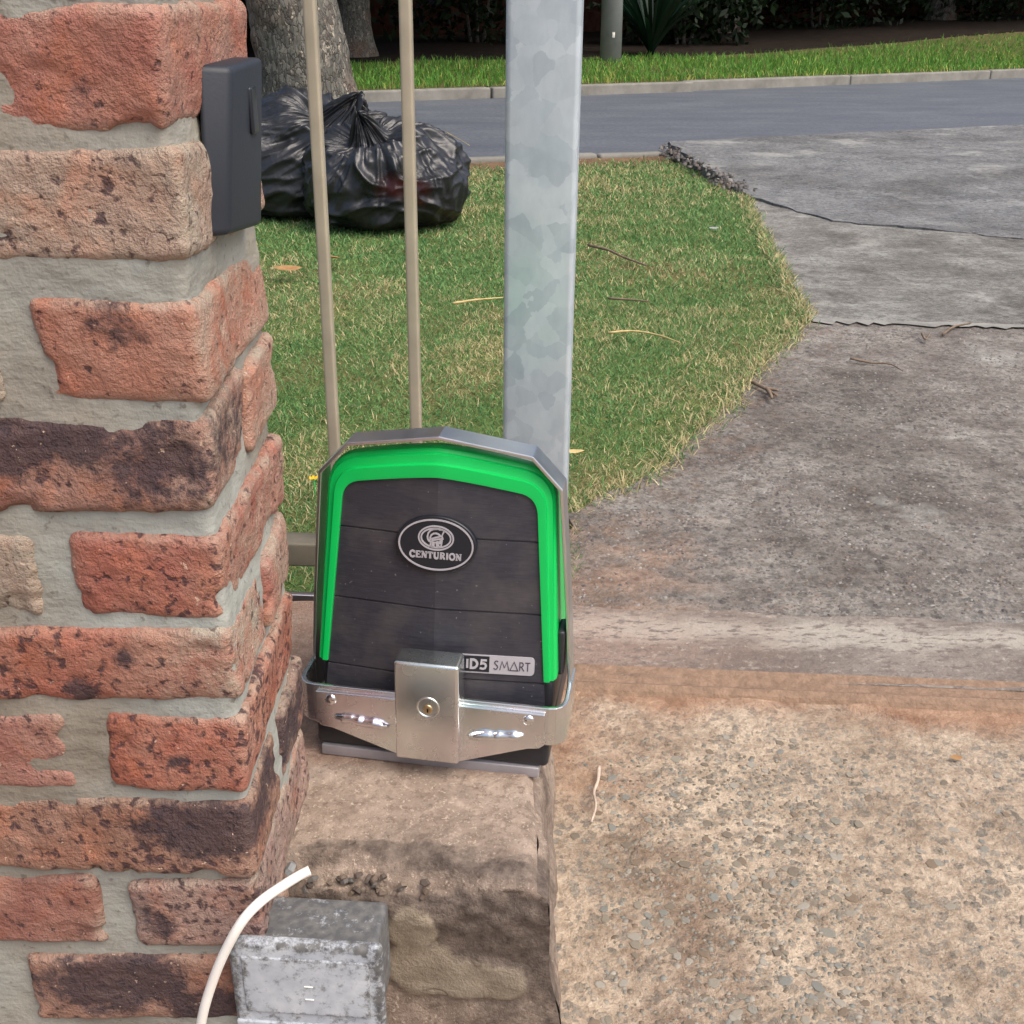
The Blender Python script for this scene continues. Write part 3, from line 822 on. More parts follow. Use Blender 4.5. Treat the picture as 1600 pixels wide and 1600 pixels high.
for (n, y0, y1, hh, ww) in ((130000, 1.60, 2.6, 0.020, 0.0019), (160000, 2.6, 4.0, 0.022, 0.0024), (110000, 4.0, 6.0, 0.026, 0.0038), (70000, 6.0, 8.2, 0.030, 0.0055)):
    e, dr = lawn_pts(n, y0, y1)
    Ps.append(e); Ds.append(dr); Hs.append(hh * RNG.uniform(0.5, 1.45, len(e))); Ws.append(ww * RNG.uniform(0.7, 1.3, len(e)))
nf = 5200
fr = np.array([p for p in LAWN_EDGE[1:] + EDGEB[1:]])
seg = np.r_[0, np.cumsum(np.hypot(*np.diff(fr, axis=0).T))]
tt = RNG.uniform(0, seg[-1], nf) ; fx = np.interp(tt, seg, fr[:, 0]); fy_ = np.interp(tt, seg, fr[:, 1])
q = np.stack([fx, fy_, np.zeros(nf)], 1); off = RNG.normal(-0.004, 0.022, nf) + 0.022 * vnoise(q, 7, 31)
e = np.stack([fx + off * 0.8, fy_ - off * 0.5 * (fy_ < 3.55), np.full(nf, -0.006)], 1)
Ps.append(e); Ds.append(np.full(nf, 0.62)); Hs.append(RNG.uniform(0.018, 0.050, nf)); Ws.append(0.0015 * (0.6 + 0.45 * fy_))
P = np.vstack(Ps); dr = np.concatenate(Ds)
blades('lawn_grass', P, np.concatenate(Hs), np.concatenate(Ws), RNG.uniform(0.3, 1.35, len(P)), grass_cols(len(P), dr), 'short patchy green lawn with straw coloured tufts outside the gate', 0.5)

# far verge grass
n = 60000
t = RNG.uniform(0, 1, n) ** 1.15; u = RNG.uniform(0.12, 0.8, n)
k1, k2 = np.array(K1), np.array(K2); z1, z2 = np.array(Z1), np.array(Z2)
fi = u * (NV - 1); i0 = fi.astype(int); f = (fi - i0)[:, None]
A = k1[i0] * (1 - f) + k1[np.minimum(i0 + 1, NV - 1)] * f; B = k2[i0] * (1 - f) + k2[np.minimum(i0 + 1, NV - 1)] * f
za = 0.075; zb = z2[i0]
e = np.zeros((n, 3)); e[:, :2] = A + (B - A) * t[:, None]; e[:, 2] = za + (zb - za) * t + 0.0
ed = fbm(e, 1.1, 33, 2)
kk = RNG.uniform(0, 1, n) > sstep(0.72, 1.02, t + 0.18 * ed)
e, t = e[kk], t[kk]
C = grass_cols(len(e), 0.04 + 0.25 * sstep(0.10, 0.0, t) + 0.12 * sstep(0.3, 0.8, fbm(e, 0.9, 21, 2)))
C = C * np.array([0.85, 1.05, 0.5])
blades('verge_grass', e, RNG.uniform(0.05, 0.13, len(e)), RNG.uniform(0.007, 0.014, len(e)), RNG.uniform(0.0, 0.7, len(e)), C, 'lush green grass on the bank across the road', 0.5)
# ------------------------------------------------------------------ brick pillar
def at(px, py, Y):
    """point of the scene seen at a pixel of the 1600-pixel photograph, on the plane y = Y"""
    th = R(23.7); u = (px - 800) / 1800; v = (py - 800) / 1800
    r = Vector((u, math.cos(th) - v * math.sin(th), -math.sin(th) - v * math.cos(th)))
    return Vector((0, 0, CAM_H)) + r * (Y / r.y)
def atz(px, py, z=0.0):
    th = R(23.7); u = (px - 800) / 1800; v = (py - 800) / 1800
    r = Vector((u, math.cos(th) - v * math.sin(th), -math.sin(th) - v * math.cos(th)))
    return Vector((0, 0, CAM_H)) + r * ((z - CAM_H) / r.z)

PX, PY0, PY1 = -0.204, 0.73, 0.953
pillar = empty('brick_pillar', (PX, PY0, 0)); tag(pillar, 'rough brick gate pillar with thick mortar joints left of the gate motor', 'brick pillar')

def brick(x0, x1, y0, y1, z0, z1, col, spots=0.4, dark=(), smear=0.1, smear_side=0.0, res=0.0032, seed=0):
    sx, sy, sz = x1 - x0, y1 - y0, z1 - z0
    V, F, N = rbox_geo(sx, sy, sz, 0.0085, max(3, int(sx / res)), max(3, int(sy / res)), max(3, int(sz / res)), 3)
    rs = random.Random(seed)
    o = np.array([seed * 3.1, seed * 1.7, seed * 0.9])
    W = V.copy()
    # uneven arrises: the box corners are shifted a little, then the surface is roughened
    H = np.array([sx, sy, sz]) / 2
    for ax in range(3):
        for b in range(3):
            if ax == b: continue
            W[:, ax] += rs.uniform(-0.0028, 0.0028) * V[:, b] / H[b] * np.abs(V[:, ax]) / H[ax]
    nrm = V / H; nrm = nrm * (np.abs(nrm) ** 6); nrm /= np.linalg.norm(nrm, axis=1, keepdims=True) + 1e-9
    d = 0.0017 * fbm(V + o, 24, seed, 3, 0.5) + 0.0006 * vnoise(V + o, 120, seed + 5) + 0.0005 * vnoise(V + o, 240, seed + 6) - 0.0012 * sstep(0.5, 0.85, vnoise(V + o, 70, seed + 7))
    chip = sstep(0.35, 0.75, fbm(V + o, 38, seed + 9, 2)) * sstep(0.55, 1.0, np.sort(np.abs(V) / H, axis=1)[:, 1])
    W += nrm * (d - 0.0045 * chip)[:, None]
    dk = np.full(len(V), -0.6)
    for (cx, cz, rx, rz, am) in dark:
        dk = np.maximum(dk, am * 1.25 * np.exp(-((V[:, 0] - cx) / (rx * 1.3)) ** 2 - ((V[:, 2] - cz) / (rz * 1.3)) ** 2) - 0.35)
    sm = np.full(len(V), smear) + 0.8 * sstep(0.72, 1.0, np.abs(V[:, 2]) / H[2]) * rs.uniform(0.4, 1) + 0.7 * sstep(0.86, 1.0, np.abs(V[:, 0]) / H[0]) * rs.uniform(0.2, 1)
    if smear_side: sm += abs(smear_side) * sstep(0.0, 1.0, -np.sign(smear_side) * V[:, 0] / H[0] * -1 * -1)
    me = mesh('brick', W, F, {'dark': dk, 'smear': np.clip(sm, 0, 1.2)})
    o = link('brick', me, M['brick'], pillar, ((x0 + x1) / 2 - PX, (y0 + y1) / 2 - PY0, (z0 + z1) / 2))
    o.rotation_euler = (rs.uniform(-0.008, 0.008), rs.uniform(-0.012, 0.012), rs.uniform(-0.010, 0.010))
    c = np.array(lin(*col)); g = c.mean(); c = (c * 0.72 + g * 0.28) * 0.92; o.color = (*c, spots)
    return o

CZ = [(0.992, 0.923), (0.902, 0.830), (0.818, 0.748), (0.727, 0.657), (0.649, 0.580), (0.562, 0.494), (0.485, 0.421), (0.411, 0.340), (0.334, 0.262), (0.255, 0.184), (0.174, 0.102), (0.093, 0.022)]
CB = {  # course: [front/corner, neighbour, back]
 0: ((176, 116, 88), (160, 110, 90), (168, 122, 96)),
 1: ((190, 106, 84), (176, 100, 80), (120, 100, 96)),
 2: ((178, 146, 122), (160, 120, 100), (184, 124, 92)),
 3: ((192, 110, 76), (178, 172, 160), (192, 102, 62)),
 4: ((158, 100, 80), (150, 100, 80), (192, 120, 92)),
 5: ((188, 98, 72), (164, 154, 132), (180, 94, 78)),
 6: ((194, 94, 60), (160, 110, 90), (180, 106, 88)),
 7: ((190, 94, 58), (180, 100, 84), (0, 0, 0)),
 8: ((164, 108, 80), (150, 100, 80), (130, 90, 84)),
 9: ((166, 128, 120), (164, 84, 66), (0, 0, 0)),
 10: ((160, 110, 88), (170, 96, 66), (140, 100, 80)),
 11: ((170, 100, 80), (160, 100, 80), (0, 0, 0)),
}
SPEC = {  # course: spots, dark blobs, smear, smear side
 0: (0.3, (), 0.2, 0), 1: (0.35, ((0.0, -0.012, 0.012, 0.018, 0.7),), 0.12, 0), 2: (0.75, (), 0.55, 0.5), 3: (0.35, ((0.0, 0.018, 0.025, 0.02, 0.75),), 0.12, -0.2),
 4: (0.5, ((-0.02, 0.02, 0.09, 0.022, 1.35), (0.07, 0.0, 0.05, 0.03, 1.1)), 0.15, -0.3), 5: (0.75, (), 0.12, 0), 6: (0.65, ((-0.005, -0.02, 0.014, 0.014, 1.1), (0.03, 0.01, 0.01, 0.01, 0.9)), 0.1, -0.9),
 7: (0.95, ((0.0, -0.004, 0.01, 0.008, 0.9),), 0.1, 0), 8: (0.9, ((0.075, 0.012, 0.045, 0.026, 1.35),), 0.12, 0), 9: (0.9, ((-0.03, -0.01, 0.02, 0.02, 0.9),), 0.35, 0),
 10: (0.6, ((-0.03, 0.008, 0.055, 0.026, 1.5), (0.05, -0.02, 0.05, 0.02, 1.1)), 0.2, 0), 11: (0.5, (), 0.2, 0),
}
for i, (zt, zb) in enumerate(CZ):
    c, nb, bk = CB[i]; sp, dk, sm, ss = SPEC[i]
    if i % 2:   # header on the front, stretcher along the side
        brick(PX - 0.108, PX, PY0, PY1, zb, zt, c, sp, dk, sm, ss, seed=i + 1)
        brick(PX - 0.355, PX - 0.133, PY0 + 0.002, PY0 + 0.108, zb, zt, nb, 0.4, (), 0.75 if i in (3, 5) else 0.2, 0, seed=40 + i)
        brick(PX - 0.355, PX - 0.133, PY0 + 0.120, PY1, zb, zt, nb, 0.4, (), 0.2, 0, 0.012, seed=80 + i)
    else:       # stretchers on the front, their ends on the side
        brick(PX - 0.222 + (0.018 if i == 10 else 0), PX, PY0, PY0 + 0.107, zb, zt, c, sp, dk, sm, ss, seed=i + 1)
        brick(PX - 0.222, PX + 0.002, PY0 + 0.119, PY1, zb, zt, bk, 0.5, ((0.1, 0, 0.03, 0.03, 1.0),) if i == 8 else (), 0.25, 0, seed=60 + i)
        brick(PX - 0.46, PX - 0.238, PY0 + 0.002, PY0 + 0.108, zb, zt, nb, 0.5, (), 0.2, 0, 0.008, seed=20 + i)
# upper courses, above the picture
for i in range(7):
    zt = 1.075 + 0.083 * i; zb = zt - 0.070
    if i % 2 == 0:
        brick(PX - 0.108, PX, PY0, PY1, zb, zt, (186, 104, 80), 0.5, (), 0.2, 0, 0.010, seed=100 + i)
        brick(PX - 0.355, PX - 0.121, PY0 + 0.002, PY1, zb, zt, (170, 110, 86), 0.5, (), 0.2, 0, 0.012, seed=120 + i)
    else:
        brick(PX - 0.222, PX, PY0, PY0 + 0.107, zb, zt, (164, 100, 78), 0.6, (), 0.2, 0, 0.010, seed=100 + i)
        brick(PX - 0.222, PX, PY0 + 0.119, PY1, zb, zt, (184, 112, 84), 0.5, (), 0.2, 0, 0.012, seed=120 + i)
V, F, N = rbox_geo(0.46, PY1 - PY0 - 0.0112, 1.60, 0.008, 100, 42, 330, 2)
V = V + np.array([-0.23 - 0.0056, (PY1 - PY0) / 2, 0.79])
nr = np.zeros_like(V); c0 = V - np.array([-0.2356, (PY1 - PY0) / 2, 0.79])
nr[:, 0] = np.sign(c0[:, 0]) * (np.abs(c0[:, 0]) > 0.226); nr[:, 1] = np.sign(c0[:, 1]) * (np.abs(c0[:, 1]) > 0.095)
V += nr * (0.0028 * fbm(V, 13, 401, 3) + 0.0008 * vnoise(V, 120, 402) + 0.001)[:, None]
link('mortar', mesh('mortar', V, F), M['mortar'], pillar)

# ------------------------------------------------------------------ photocell on the pillar's side
pc = empty('photocell', (PX, 0.81, 0.757)); tag(pc, 'black plastic photocell housing fixed to the side of the brick pillar', 'photocell')
bm = bmesh.new()
hull = [(-0.208, 0.812, 0.865), (-0.186, 0.820, 0.863), (-0.182, 0.905, 0.866), (-0.208, 0.912, 0.866),
        (-0.208, 0.792, 0.756), (-0.194, 0.802, 0.756), (-0.190, 0.888, 0.748), (-0.208, 0.912, 0.745)]
vs_ = [bm.verts.new(Vector(p) - pc.location) for p in hull]
for f in ((0, 1, 2, 3), (7, 6, 5, 4), (0, 4, 5, 1), (1, 5, 6, 2), (2, 6, 7, 3), (3, 7, 4, 0)): bm.faces.new([vs_[i] for i in f])
hs = bm_obj('housing', bm, M['photocell'], pc, smooth=True, bevel=0.0045, seg=4)
hs.data.set_sharp_from_angle(angle=R(35))
lens = rbox('lens', (0.004, 0.018, 0.032), 0.002, M['ink'], pc, Vector((-0.1855, 0.870, 0.832)) - pc.location, k=2)

# ------------------------------------------------------------------ concrete plinth
plinth = empty('concrete_plinth', (-0.09, 0.80, 0)); tag(plinth, 'chipped and stained concrete plinth carrying the green gate motor', 'plinth')
x0, x1, y0, y1, zt = -0.40, 0.030, 0.795, 1.33, 0.190
nx, ny, nz = 110, 120, 60
xs = np.linspace(0, 1, nx); us = np.linspace(0, 1, ny + nz)
# one sheet: front face (bottom to top), then the top surface to the back; then the right-hand side
def pl_front(X, t):     # t 0..1 up the front, y of the front face
    return y0 - 0.085 * (X - 0.03)
Vv, at_g, at_r = [], [], []
for j in range(nz + ny):
    for i in range(nx):
        X = x0 + (x1 - x0) * xs[i]
        if j < nz:
            t = j / (nz - 1); Y = pl_front(X, t); Z = -0.04 + (zt + 0.04) * t
        else:
            t = (j - nz + 1) / ny; Y = pl_front(X, 1) + (y1 - pl_front(X, 1)) * t; Z = zt
        Vv.append((X, Y, Z))
Vv = np.array(Vv)
idx = np.arange((nz + ny) * nx).reshape(nz + ny, nx)
F1 = np.stack([idx[:-1, :-1], idx[:-1, 1:], idx[1:, 1:], idx[1:, :-1]], -1).reshape(-1, 4)
# side
ns = 70
Sv = []
for j in range(ns):
    for i in range(40):
        Y = pl_front(x1, 0) + (y1 - pl_front(x1, 0)) * j / (ns - 1)
        Sv.append((x1, Y, -0.04 + (zt + 0.04) * i / 39))
Sv = np.array(Sv); sidx = np.arange(ns * 40).reshape(ns, 40) + len(Vv)
F2 = np.stack([sidx[:-1, :-1], sidx[1:, :-1], sidx[1:, 1:], sidx[:-1, 1:]], -1).reshape(-1, 4)
A = np.vstack([Vv, Sv]); Fp = np.vstack([F1, F2])
fy = y0 - 0.085 * (A[:, 0] - 0.03)
D_front = A[:, 1] - fy                     # distance behind the front face
D_top = zt - A[:, 2]
D_right = x1 - A[:, 0]
nz1 = fbm(A, 22, 7, 3); nz2 = fbm(A, 70, 8, 3)
# broken front arris: a deep ragged chamfer, deeper to the left
dep = 0.020 + 0.012 * vnoise(A * np.array([1, 0.0, 0.0]), 14, 6) + 0.010 * sstep(-0.05, -0.2, A[:, 0])
dep = dep * (0.55 + 0.45 * sstep(0.04, -0.04, A[:, 0]))
arr = D_front + D_top
cut = np.clip(dep - arr, 0, None)
A[:, 1] += cut * 0.55; A[:, 2] -= cut * 0.55
arr2 = D_right + D_top
cut2 = np.clip(0.012 + 0.006 * vnoise(A * np.array([0, 1, 0]), 16, 3) - arr2, 0, None)
A[:, 0] -= cut2 * 0.6; A[:, 2] -= cut2 * 0.5
rough_zone = sstep(0.05, 0.0, np.abs(arr - 0.03))
top = D_top < 0.004
amp = 0.0006 + 0.0034 * rough_zone
A[:, 2] += np.where(top | (cut > 0), (amp * nz2 + 0.0012 * nz1), 0)
A[:, 1] += np.where(~top, -(0.0028 * nz1 + amp * nz2 * 0.8) + 0.012 * sstep(0.02, 0.10, D_top) * 0.6, 0)
onside = np.zeros(len(A), bool); onside[len(Vv):] = True
A[:, 0] += np.where(onside, 0.003 * nz1 + 0.0015 * nz2, 0) + sstep(0.06, 0.0, D_right) * (0.006 * vnoise(A * np.array([0, 1, 1]), 13, 44) + 0.016 * sstep(0.01, 0.17, D_top))
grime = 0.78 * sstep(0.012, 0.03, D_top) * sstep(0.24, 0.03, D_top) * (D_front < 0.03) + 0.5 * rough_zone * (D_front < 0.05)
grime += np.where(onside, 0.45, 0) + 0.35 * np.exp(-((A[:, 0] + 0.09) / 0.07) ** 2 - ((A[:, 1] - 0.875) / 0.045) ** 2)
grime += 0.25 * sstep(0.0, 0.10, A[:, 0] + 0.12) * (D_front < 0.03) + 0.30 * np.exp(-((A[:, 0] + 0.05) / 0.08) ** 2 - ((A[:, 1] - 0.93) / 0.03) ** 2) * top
rust = 0.75 * np.exp(-np.clip(0.99 - A[:, 1], 0, 1) / 0.05) * top + 0.35 * onside
patch = np.zeros(len(A))
for (px, py, rx_, rz_) in ((640, 1468, 0.026, 0.028), (655, 1530, 0.034, 0.036), (730, 1542, 0.045, 0.026), (785, 1545, 0.026, 0.024)):
    q = at(px, py, 0.797)
    patch = np.maximum(patch, 1.15 * np.exp(-((A[:, 0] - q.x) / rx_) ** 2 - ((A[:, 2] - q.z) / rz_) ** 2))
patch = np.where((D_top > 0.02) & ~onside, patch, -1.0)
A[:, 1] -= 0.004 * sstep(0.35, 0.6, patch)
po = np.array(plinth.location)
pl = link('block', mesh('block', A - po, Fp, {'grime': grime, 'rust': rust, 'patch': patch}), M['plinth'], plinth)
# chips of stone standing in the broken front edge
rs = random.Random(5)
def chip_mesh(seed, n=7):
    r = random.Random(seed); V = []; rad = [r.uniform(0.65, 1.1) for _ in range(n)]; sq = r.uniform(0.6, 0.95)
    for lvl, (k, z) in enumerate(((1.0, -0.5), (0.96, 0.25), (0.68, 0.55))):
        for i in range(n):
            a = 2 * PI * i / n
            V.append((math.cos(a) * rad[i] * k, math.sin(a) * rad[i] * k * sq, z + r.uniform(-0.06, 0.06) * (lvl == 2)))
    F = [(l * n + i, l * n + (i + 1) % n, (l + 1) * n + (i + 1) % n, (l + 1) * n + i) for l in range(2) for i in range(n)]
    F.append(tuple(range(2 * n, 3 * n)))
    me = mesh('stone_chip', V, F); me.materials.append(M['chip']); return me
CHIPS = [chip_mesh(s, 5 + s % 3) for s in range(14)]
def put_chip(parent, loc, r, zs, col, tilt=0.0, rz=None):
    o = bpy.data.objects.new('stone_chip', rs.choice(CHIPS)); COL.objects.link(o); o.parent = parent
    o.location = loc; o.scale = (r, r, zs); o.rotation_euler = (tilt, rs.uniform(-0.12, 0.12), rs.uniform(0, 6.28) if rz is None else rz)
    o.color = (*lin(*col), 1); return o
for k in range(46):
    X = rs.uniform(-0.235, 0.015)
    t = rs.uniform(0, 1)
    p = Vector((X, pl_front(X, 0) + 0.012 - 0.008 * t + (0.002 if t > 0.7 else 0), zt - 0.008 - 0.022 * t))
    put_chip(plinth, p - plinth.location, rs.uniform(0.003, 0.0068), 0.004, rs.choice([(112, 98, 86), (92, 82, 74), (126, 112, 98), (104, 100, 96)]), rs.uniform(0.5, 1.2))
for (px, py, rr) in ((430, 1362, 0.010), (452, 1358, 0.009), (416, 1378, 0.009)):
    p = at(px, py, 0.822); put_chip(plinth, p - plinth.location, rr, 0.005, (140, 142, 142), 0.7)
# ------------------------------------------------------------------ gate motor
YAW, TILT = R(-8.86), R(1.2)
MOT = Vector((-0.081, 0.9865, 0.190))
mot = empty('gate_motor', MOT, YAW); mot.rotation_euler = (0, TILT, YAW)
tag(mot, 'sliding gate motor with charcoal front and bright green surround', 'gate motor')
def yf(x, z): return 0.15 * (z - 0.1) + 0.0088 * abs(x) / 0.11
def outline(wb, ws, zs, cc, rf, za, zb=0.1, n1=8, n2=9, n3=10):
    L = []
    for i in range(n1):
        t = i / n1; L.append((-(wb + (ws - wb) * t), zb + (zs - zb) * t))
    for i in range(n2):
        t = i / n2
        a, b, c = Vector((-ws, zs)), Vector((-cc[0], cc[1])), Vector((-rf[0], rf[1]))
        p = a * (1 - t) ** 2 + b * 2 * t * (1 - t) + c * t * t; L.append((p.x, p.y))
    for i in range(n3):
        t = i / n3; L.append((-(rf[0] * (1 - t)), rf[1] + (za - rf[1]) * (1 - (1 - t) ** 1.25)))
    return L + [(0.0, za)] + [(-x, z) for x, z in reversed(L)]
O_in = outline(0.1105, 0.0965, 0.266, (0.0958, 0.287), (0.077, 0.2895), 0.3005)
O_out = outline(0.1225, 0.1130, 0.278, (0.1120, 0.3095), (0.082, 0.3150), 0.3270)
rings = [(0.0, 0.006), (0.0, -0.0018), (0.10, -0.0022), (0.46, -0.0022), (0.50, 0.0008), (0.54, 0.0012), (0.80, 0.0014), (0.85, 0.0040), (0.90, 0.0046), (0.97, 0.0060), (1.0, 0.010), (1.006, 0.018), (1.012, 0.07), (1.0, 0.13), (0.985, 0.16)]
Vg, Fg = [], []
m_ = len(O_in)
for (t, dy) in rings:
    for (a, b) in zip(O_in, O_out):
        x = a[0] + (b[0] - a[0]) * t; z = a[1] + (b[1] - a[1]) * t
        yy = (yf(x, z) + dy) if dy < 0.05 else dy + 0.03; bk = max(0.0, yy - 0.055); Vg.append((x * (1 - 0.5 * bk), yy, z - 0.48 * bk * sstep(0.12, 0.30, np.array([z]))[0]))
for r_ in range(len(rings) - 1):
    for i in range(m_ - 1):
        Fg.append((r_ * m_ + i, r_ * m_ + i + 1, (r_ + 1) * m_ + i + 1, (r_ + 1) * m_ + i))
Fg.append(tuple(r_ * m_ for r_ in range(len(rings)))); Fg.append(tuple(r_ * m_ + m_ - 1 for r_ in reversed(range(len(rings)))))
cov = link('green_surround', mesh('green_surround', Vg, Fg), M['green'], mot, smooth=False)
for p in cov.data.polygons: p.use_smooth = len(p.vertices) == 4
cov.data.set_sharp_from_angle(angle=R(28))
# front panel
inner = sorted([p for p in O_in if p[1] >= 0.2659], key=lambda p: p[0])
ix = np.array([p[0] for p in inner]); iz = np.array([p[1] for p in inner])
def w_in(z): return 0.1105 + (0.0965 - 0.1105) * min(1, (z - 0.1) / 0.166)
rows = [(0.036, 0)]
for g in (0.0965, 0.168, 0.241): rows += [(g - 0.0011, 0), (g - 0.0006, 0.0018), (g + 0.0005, 0.0018), (g + 0.0012, 0)]
us_ = np.linspace(-1, 1, 61); us_ = np.sign(us_) * (1 - (1 - np.abs(us_)) ** 1.5)
Vc, Fc = [], []
for (z, dy) in rows:
    for u in us_:
        x = u * w_in(z); Vc.append((x, yf(x, z) + 0.0012 + dy, z))
for k in range(1, 9):
    for u in us_:
        xt = u * 0.0965; ztp = float(np.interp(xt, ix, iz))
        t = k / 8; xb = u * w_in(0.2422)
        x = xb + (xt - xb) * t; z = 0.2422 + (ztp - 0.2422) * t
        Vc.append((x, yf(x, z) + 0.0012, z))
nu = len(us_)
for r_ in range(len(rows) + 7):
    for i in range(nu - 1): Fc.append((r_ * nu + i, r_ * nu + i + 1, (r_ + 1) * nu + i + 1, (r_ + 1) * nu + i))
fp = link('front_panel', mesh('front_panel', Vc, Fc), M['charcoal'], mot, smooth=True)
fp.data.set_sharp_from_angle(angle=R(7))
rbox('base_housing', (0.238, 0.19, 0.086), 0.006, M['black'], mot, (0, 0.1085, 0.055), k=3)
rbox('inner_body', (0.20, 0.10, 0.16), 0.01, M['black'], mot, (0, 0.100, 0.165), k=2)
rbox('base_skirt', (0.240, 0.205, 0.038), 0.006, M['black'], mot, (0, 0.0905, 0.030), k=3)
rbox('mounting_plate', (0.226, 0.21, 0.012), 0.0015, M['plate'], mot, (-0.002, 0.0915, 0.005), k=2)
# side latch at the right
rbox('side_latch', (0.008, 0.03, 0.05), 0.003, M['black'], mot, (0.1235, 0.045, 0.120), k=2)

def ribbon(strokes, width, ymap, thick=0.0006):
    """flat raised strokes: each a polyline in local (x, z); ymap gives the surface under it"""
    V, F = [], []
    for st in strokes:
        w = width
        if isinstance(st, tuple) and isinstance(st[0], (int, float)): w, st = st[0], st[1]
        closed = st[0] == st[-1] and len(st) > 3
        n = len(st); b0 = len(V)
        for i in range(n):
            p = Vector(st[i])
            if closed:
                a = Vector(st[i - 1]) if i > 0 else Vector(st[-2]); c = Vector(st[i + 1]) if i < n - 1 else Vector(st[1])
            else:
                a = Vector(st[max(i - 1, 0)]); c = Vector(st[min(i + 1, n - 1)])
            d1 = (p - a); d2 = (c - p)
            d1 = d1.normalized() if d1.length > 1e-9 else d2.normalized(); d2 = d2.normalized() if d2.length > 1e-9 else d1
            nn = Vector((-d1.y - d2.y, d1.x + d2.x)); nn = nn.normalized() if nn.length > 1e-6 else Vector((-d1.y, d1.x))
            k = 1 / max(0.6, nn.dot(Vector((-d1.y, d1.x))))
            for s_ in (-1, 1):
                q = p + nn * s_ * w / 2 * k
                y = ymap(q.x, q.y)
                V.append((q.x, y - thick, q.y)); V.append((q.x, y + 0.0004, q.y))
        for i in range(n - 1):
            a = b0 + i * 4; b = a + 4
            F += [(a, a + 2, b + 2, b), (a + 1, a, b, b + 1), (a + 2, a + 3, b + 3, b + 2)]
    return V, F

# oval badge: traced in photograph units, straightened
def LG(u, v): 
    v2 = v - 0.085 * (u - 785)
    return ((u - 785) / 14400.0, 0.235 - (v2 - 530) / 13200.0)
def plane_y(x, z): return yf(0, z) - 0.0022
def ell(cx, cz, rx, rz, n=56, a0=0, a1=2 * PI): return [(cx + rx * math.cos(a0 + (a1 - a0) * i / n), cz + rz * math.sin(a0 + (a1 - a0) * i / n)) for i in range(n + 1)]
bc = LG(785, 530)
V, F = [], []
n = 64
for lvl, (k, dy) in enumerate(((1.0, 0.006), (1.0, 0.0006), (0.975, 0.0), (0.0, 0.0))):
    for i in range(n):
        a = 2 * PI * i / n; x = bc[0] + 0.0398 * k * math.cos(a); z = bc[1] + 0.0280 * k * math.sin(a)
        V.append((x, plane_y(x, z) + dy, z))
for l in range(3):
    for i in range(n): F.append((l * n + i, l * n + (i + 1) % n, (l + 1) * n + (i + 1) % n, (l + 1) * n + i))
badge = link('badge', mesh('badge', V, F), M['ink'], mot, smooth=False)
helmet = []
helmet.append((0.0026 * 0.62, ell(bc[0], bc[1], 0.0362, 0.0247)))
ec = LG(785, 440)
helmet.append((0.0015, ell(ec[0], ec[1], 0.0170, 0.0117))); helmet.append((0.0015, ell(ec[0], ec[1], 0.0145, 0.0094)))
crest = [LG(*p) for p in ((700, 488), (672, 455), (664, 415), (676, 370), (706, 338), (750, 322), (800, 322))]
helmet.append((0.0016, crest))
helmet.append((0.0014, [LG(*p) for p in ((822, 330), (870, 335), (900, 352), (880, 385), (868, 412))]))
helmet.append((0.0016, [LG(*p) for p in ((706, 470), (704, 430), (718, 398), (750, 380), (785, 378), (822, 392), (844, 414))]))
helmet.append((0.0015, [LG(*p) for p in ((720, 448), (790, 432), (868, 416), (880, 450), (800, 458), (722, 470))]))
helmet.append((0.0015, [LG(*p) for p in ((716, 475), (712, 515), (700, 545))]))
helmet.append((0.0030, [LG(*p) for p in ((752, 482), (748, 520), (742, 562))]))
helmet.append((0.0015, [LG(*p) for p in ((700, 545), (742, 560))]))
helmet.append((0.0030, [LG(*p) for p in ((790, 482), (808, 520), (812, 558))]))
helmet.append((0.0014, [LG(*p) for p in ((830, 478), (832, 512), (848, 512), (846, 478), (872, 474), (868, 505), (862, 545), (815, 562))]))
V, F = ribbon(helmet, 0.0015, plane_y); link('emblem', mesh('emblem', V, F), M['silver'], badge, smooth=False)
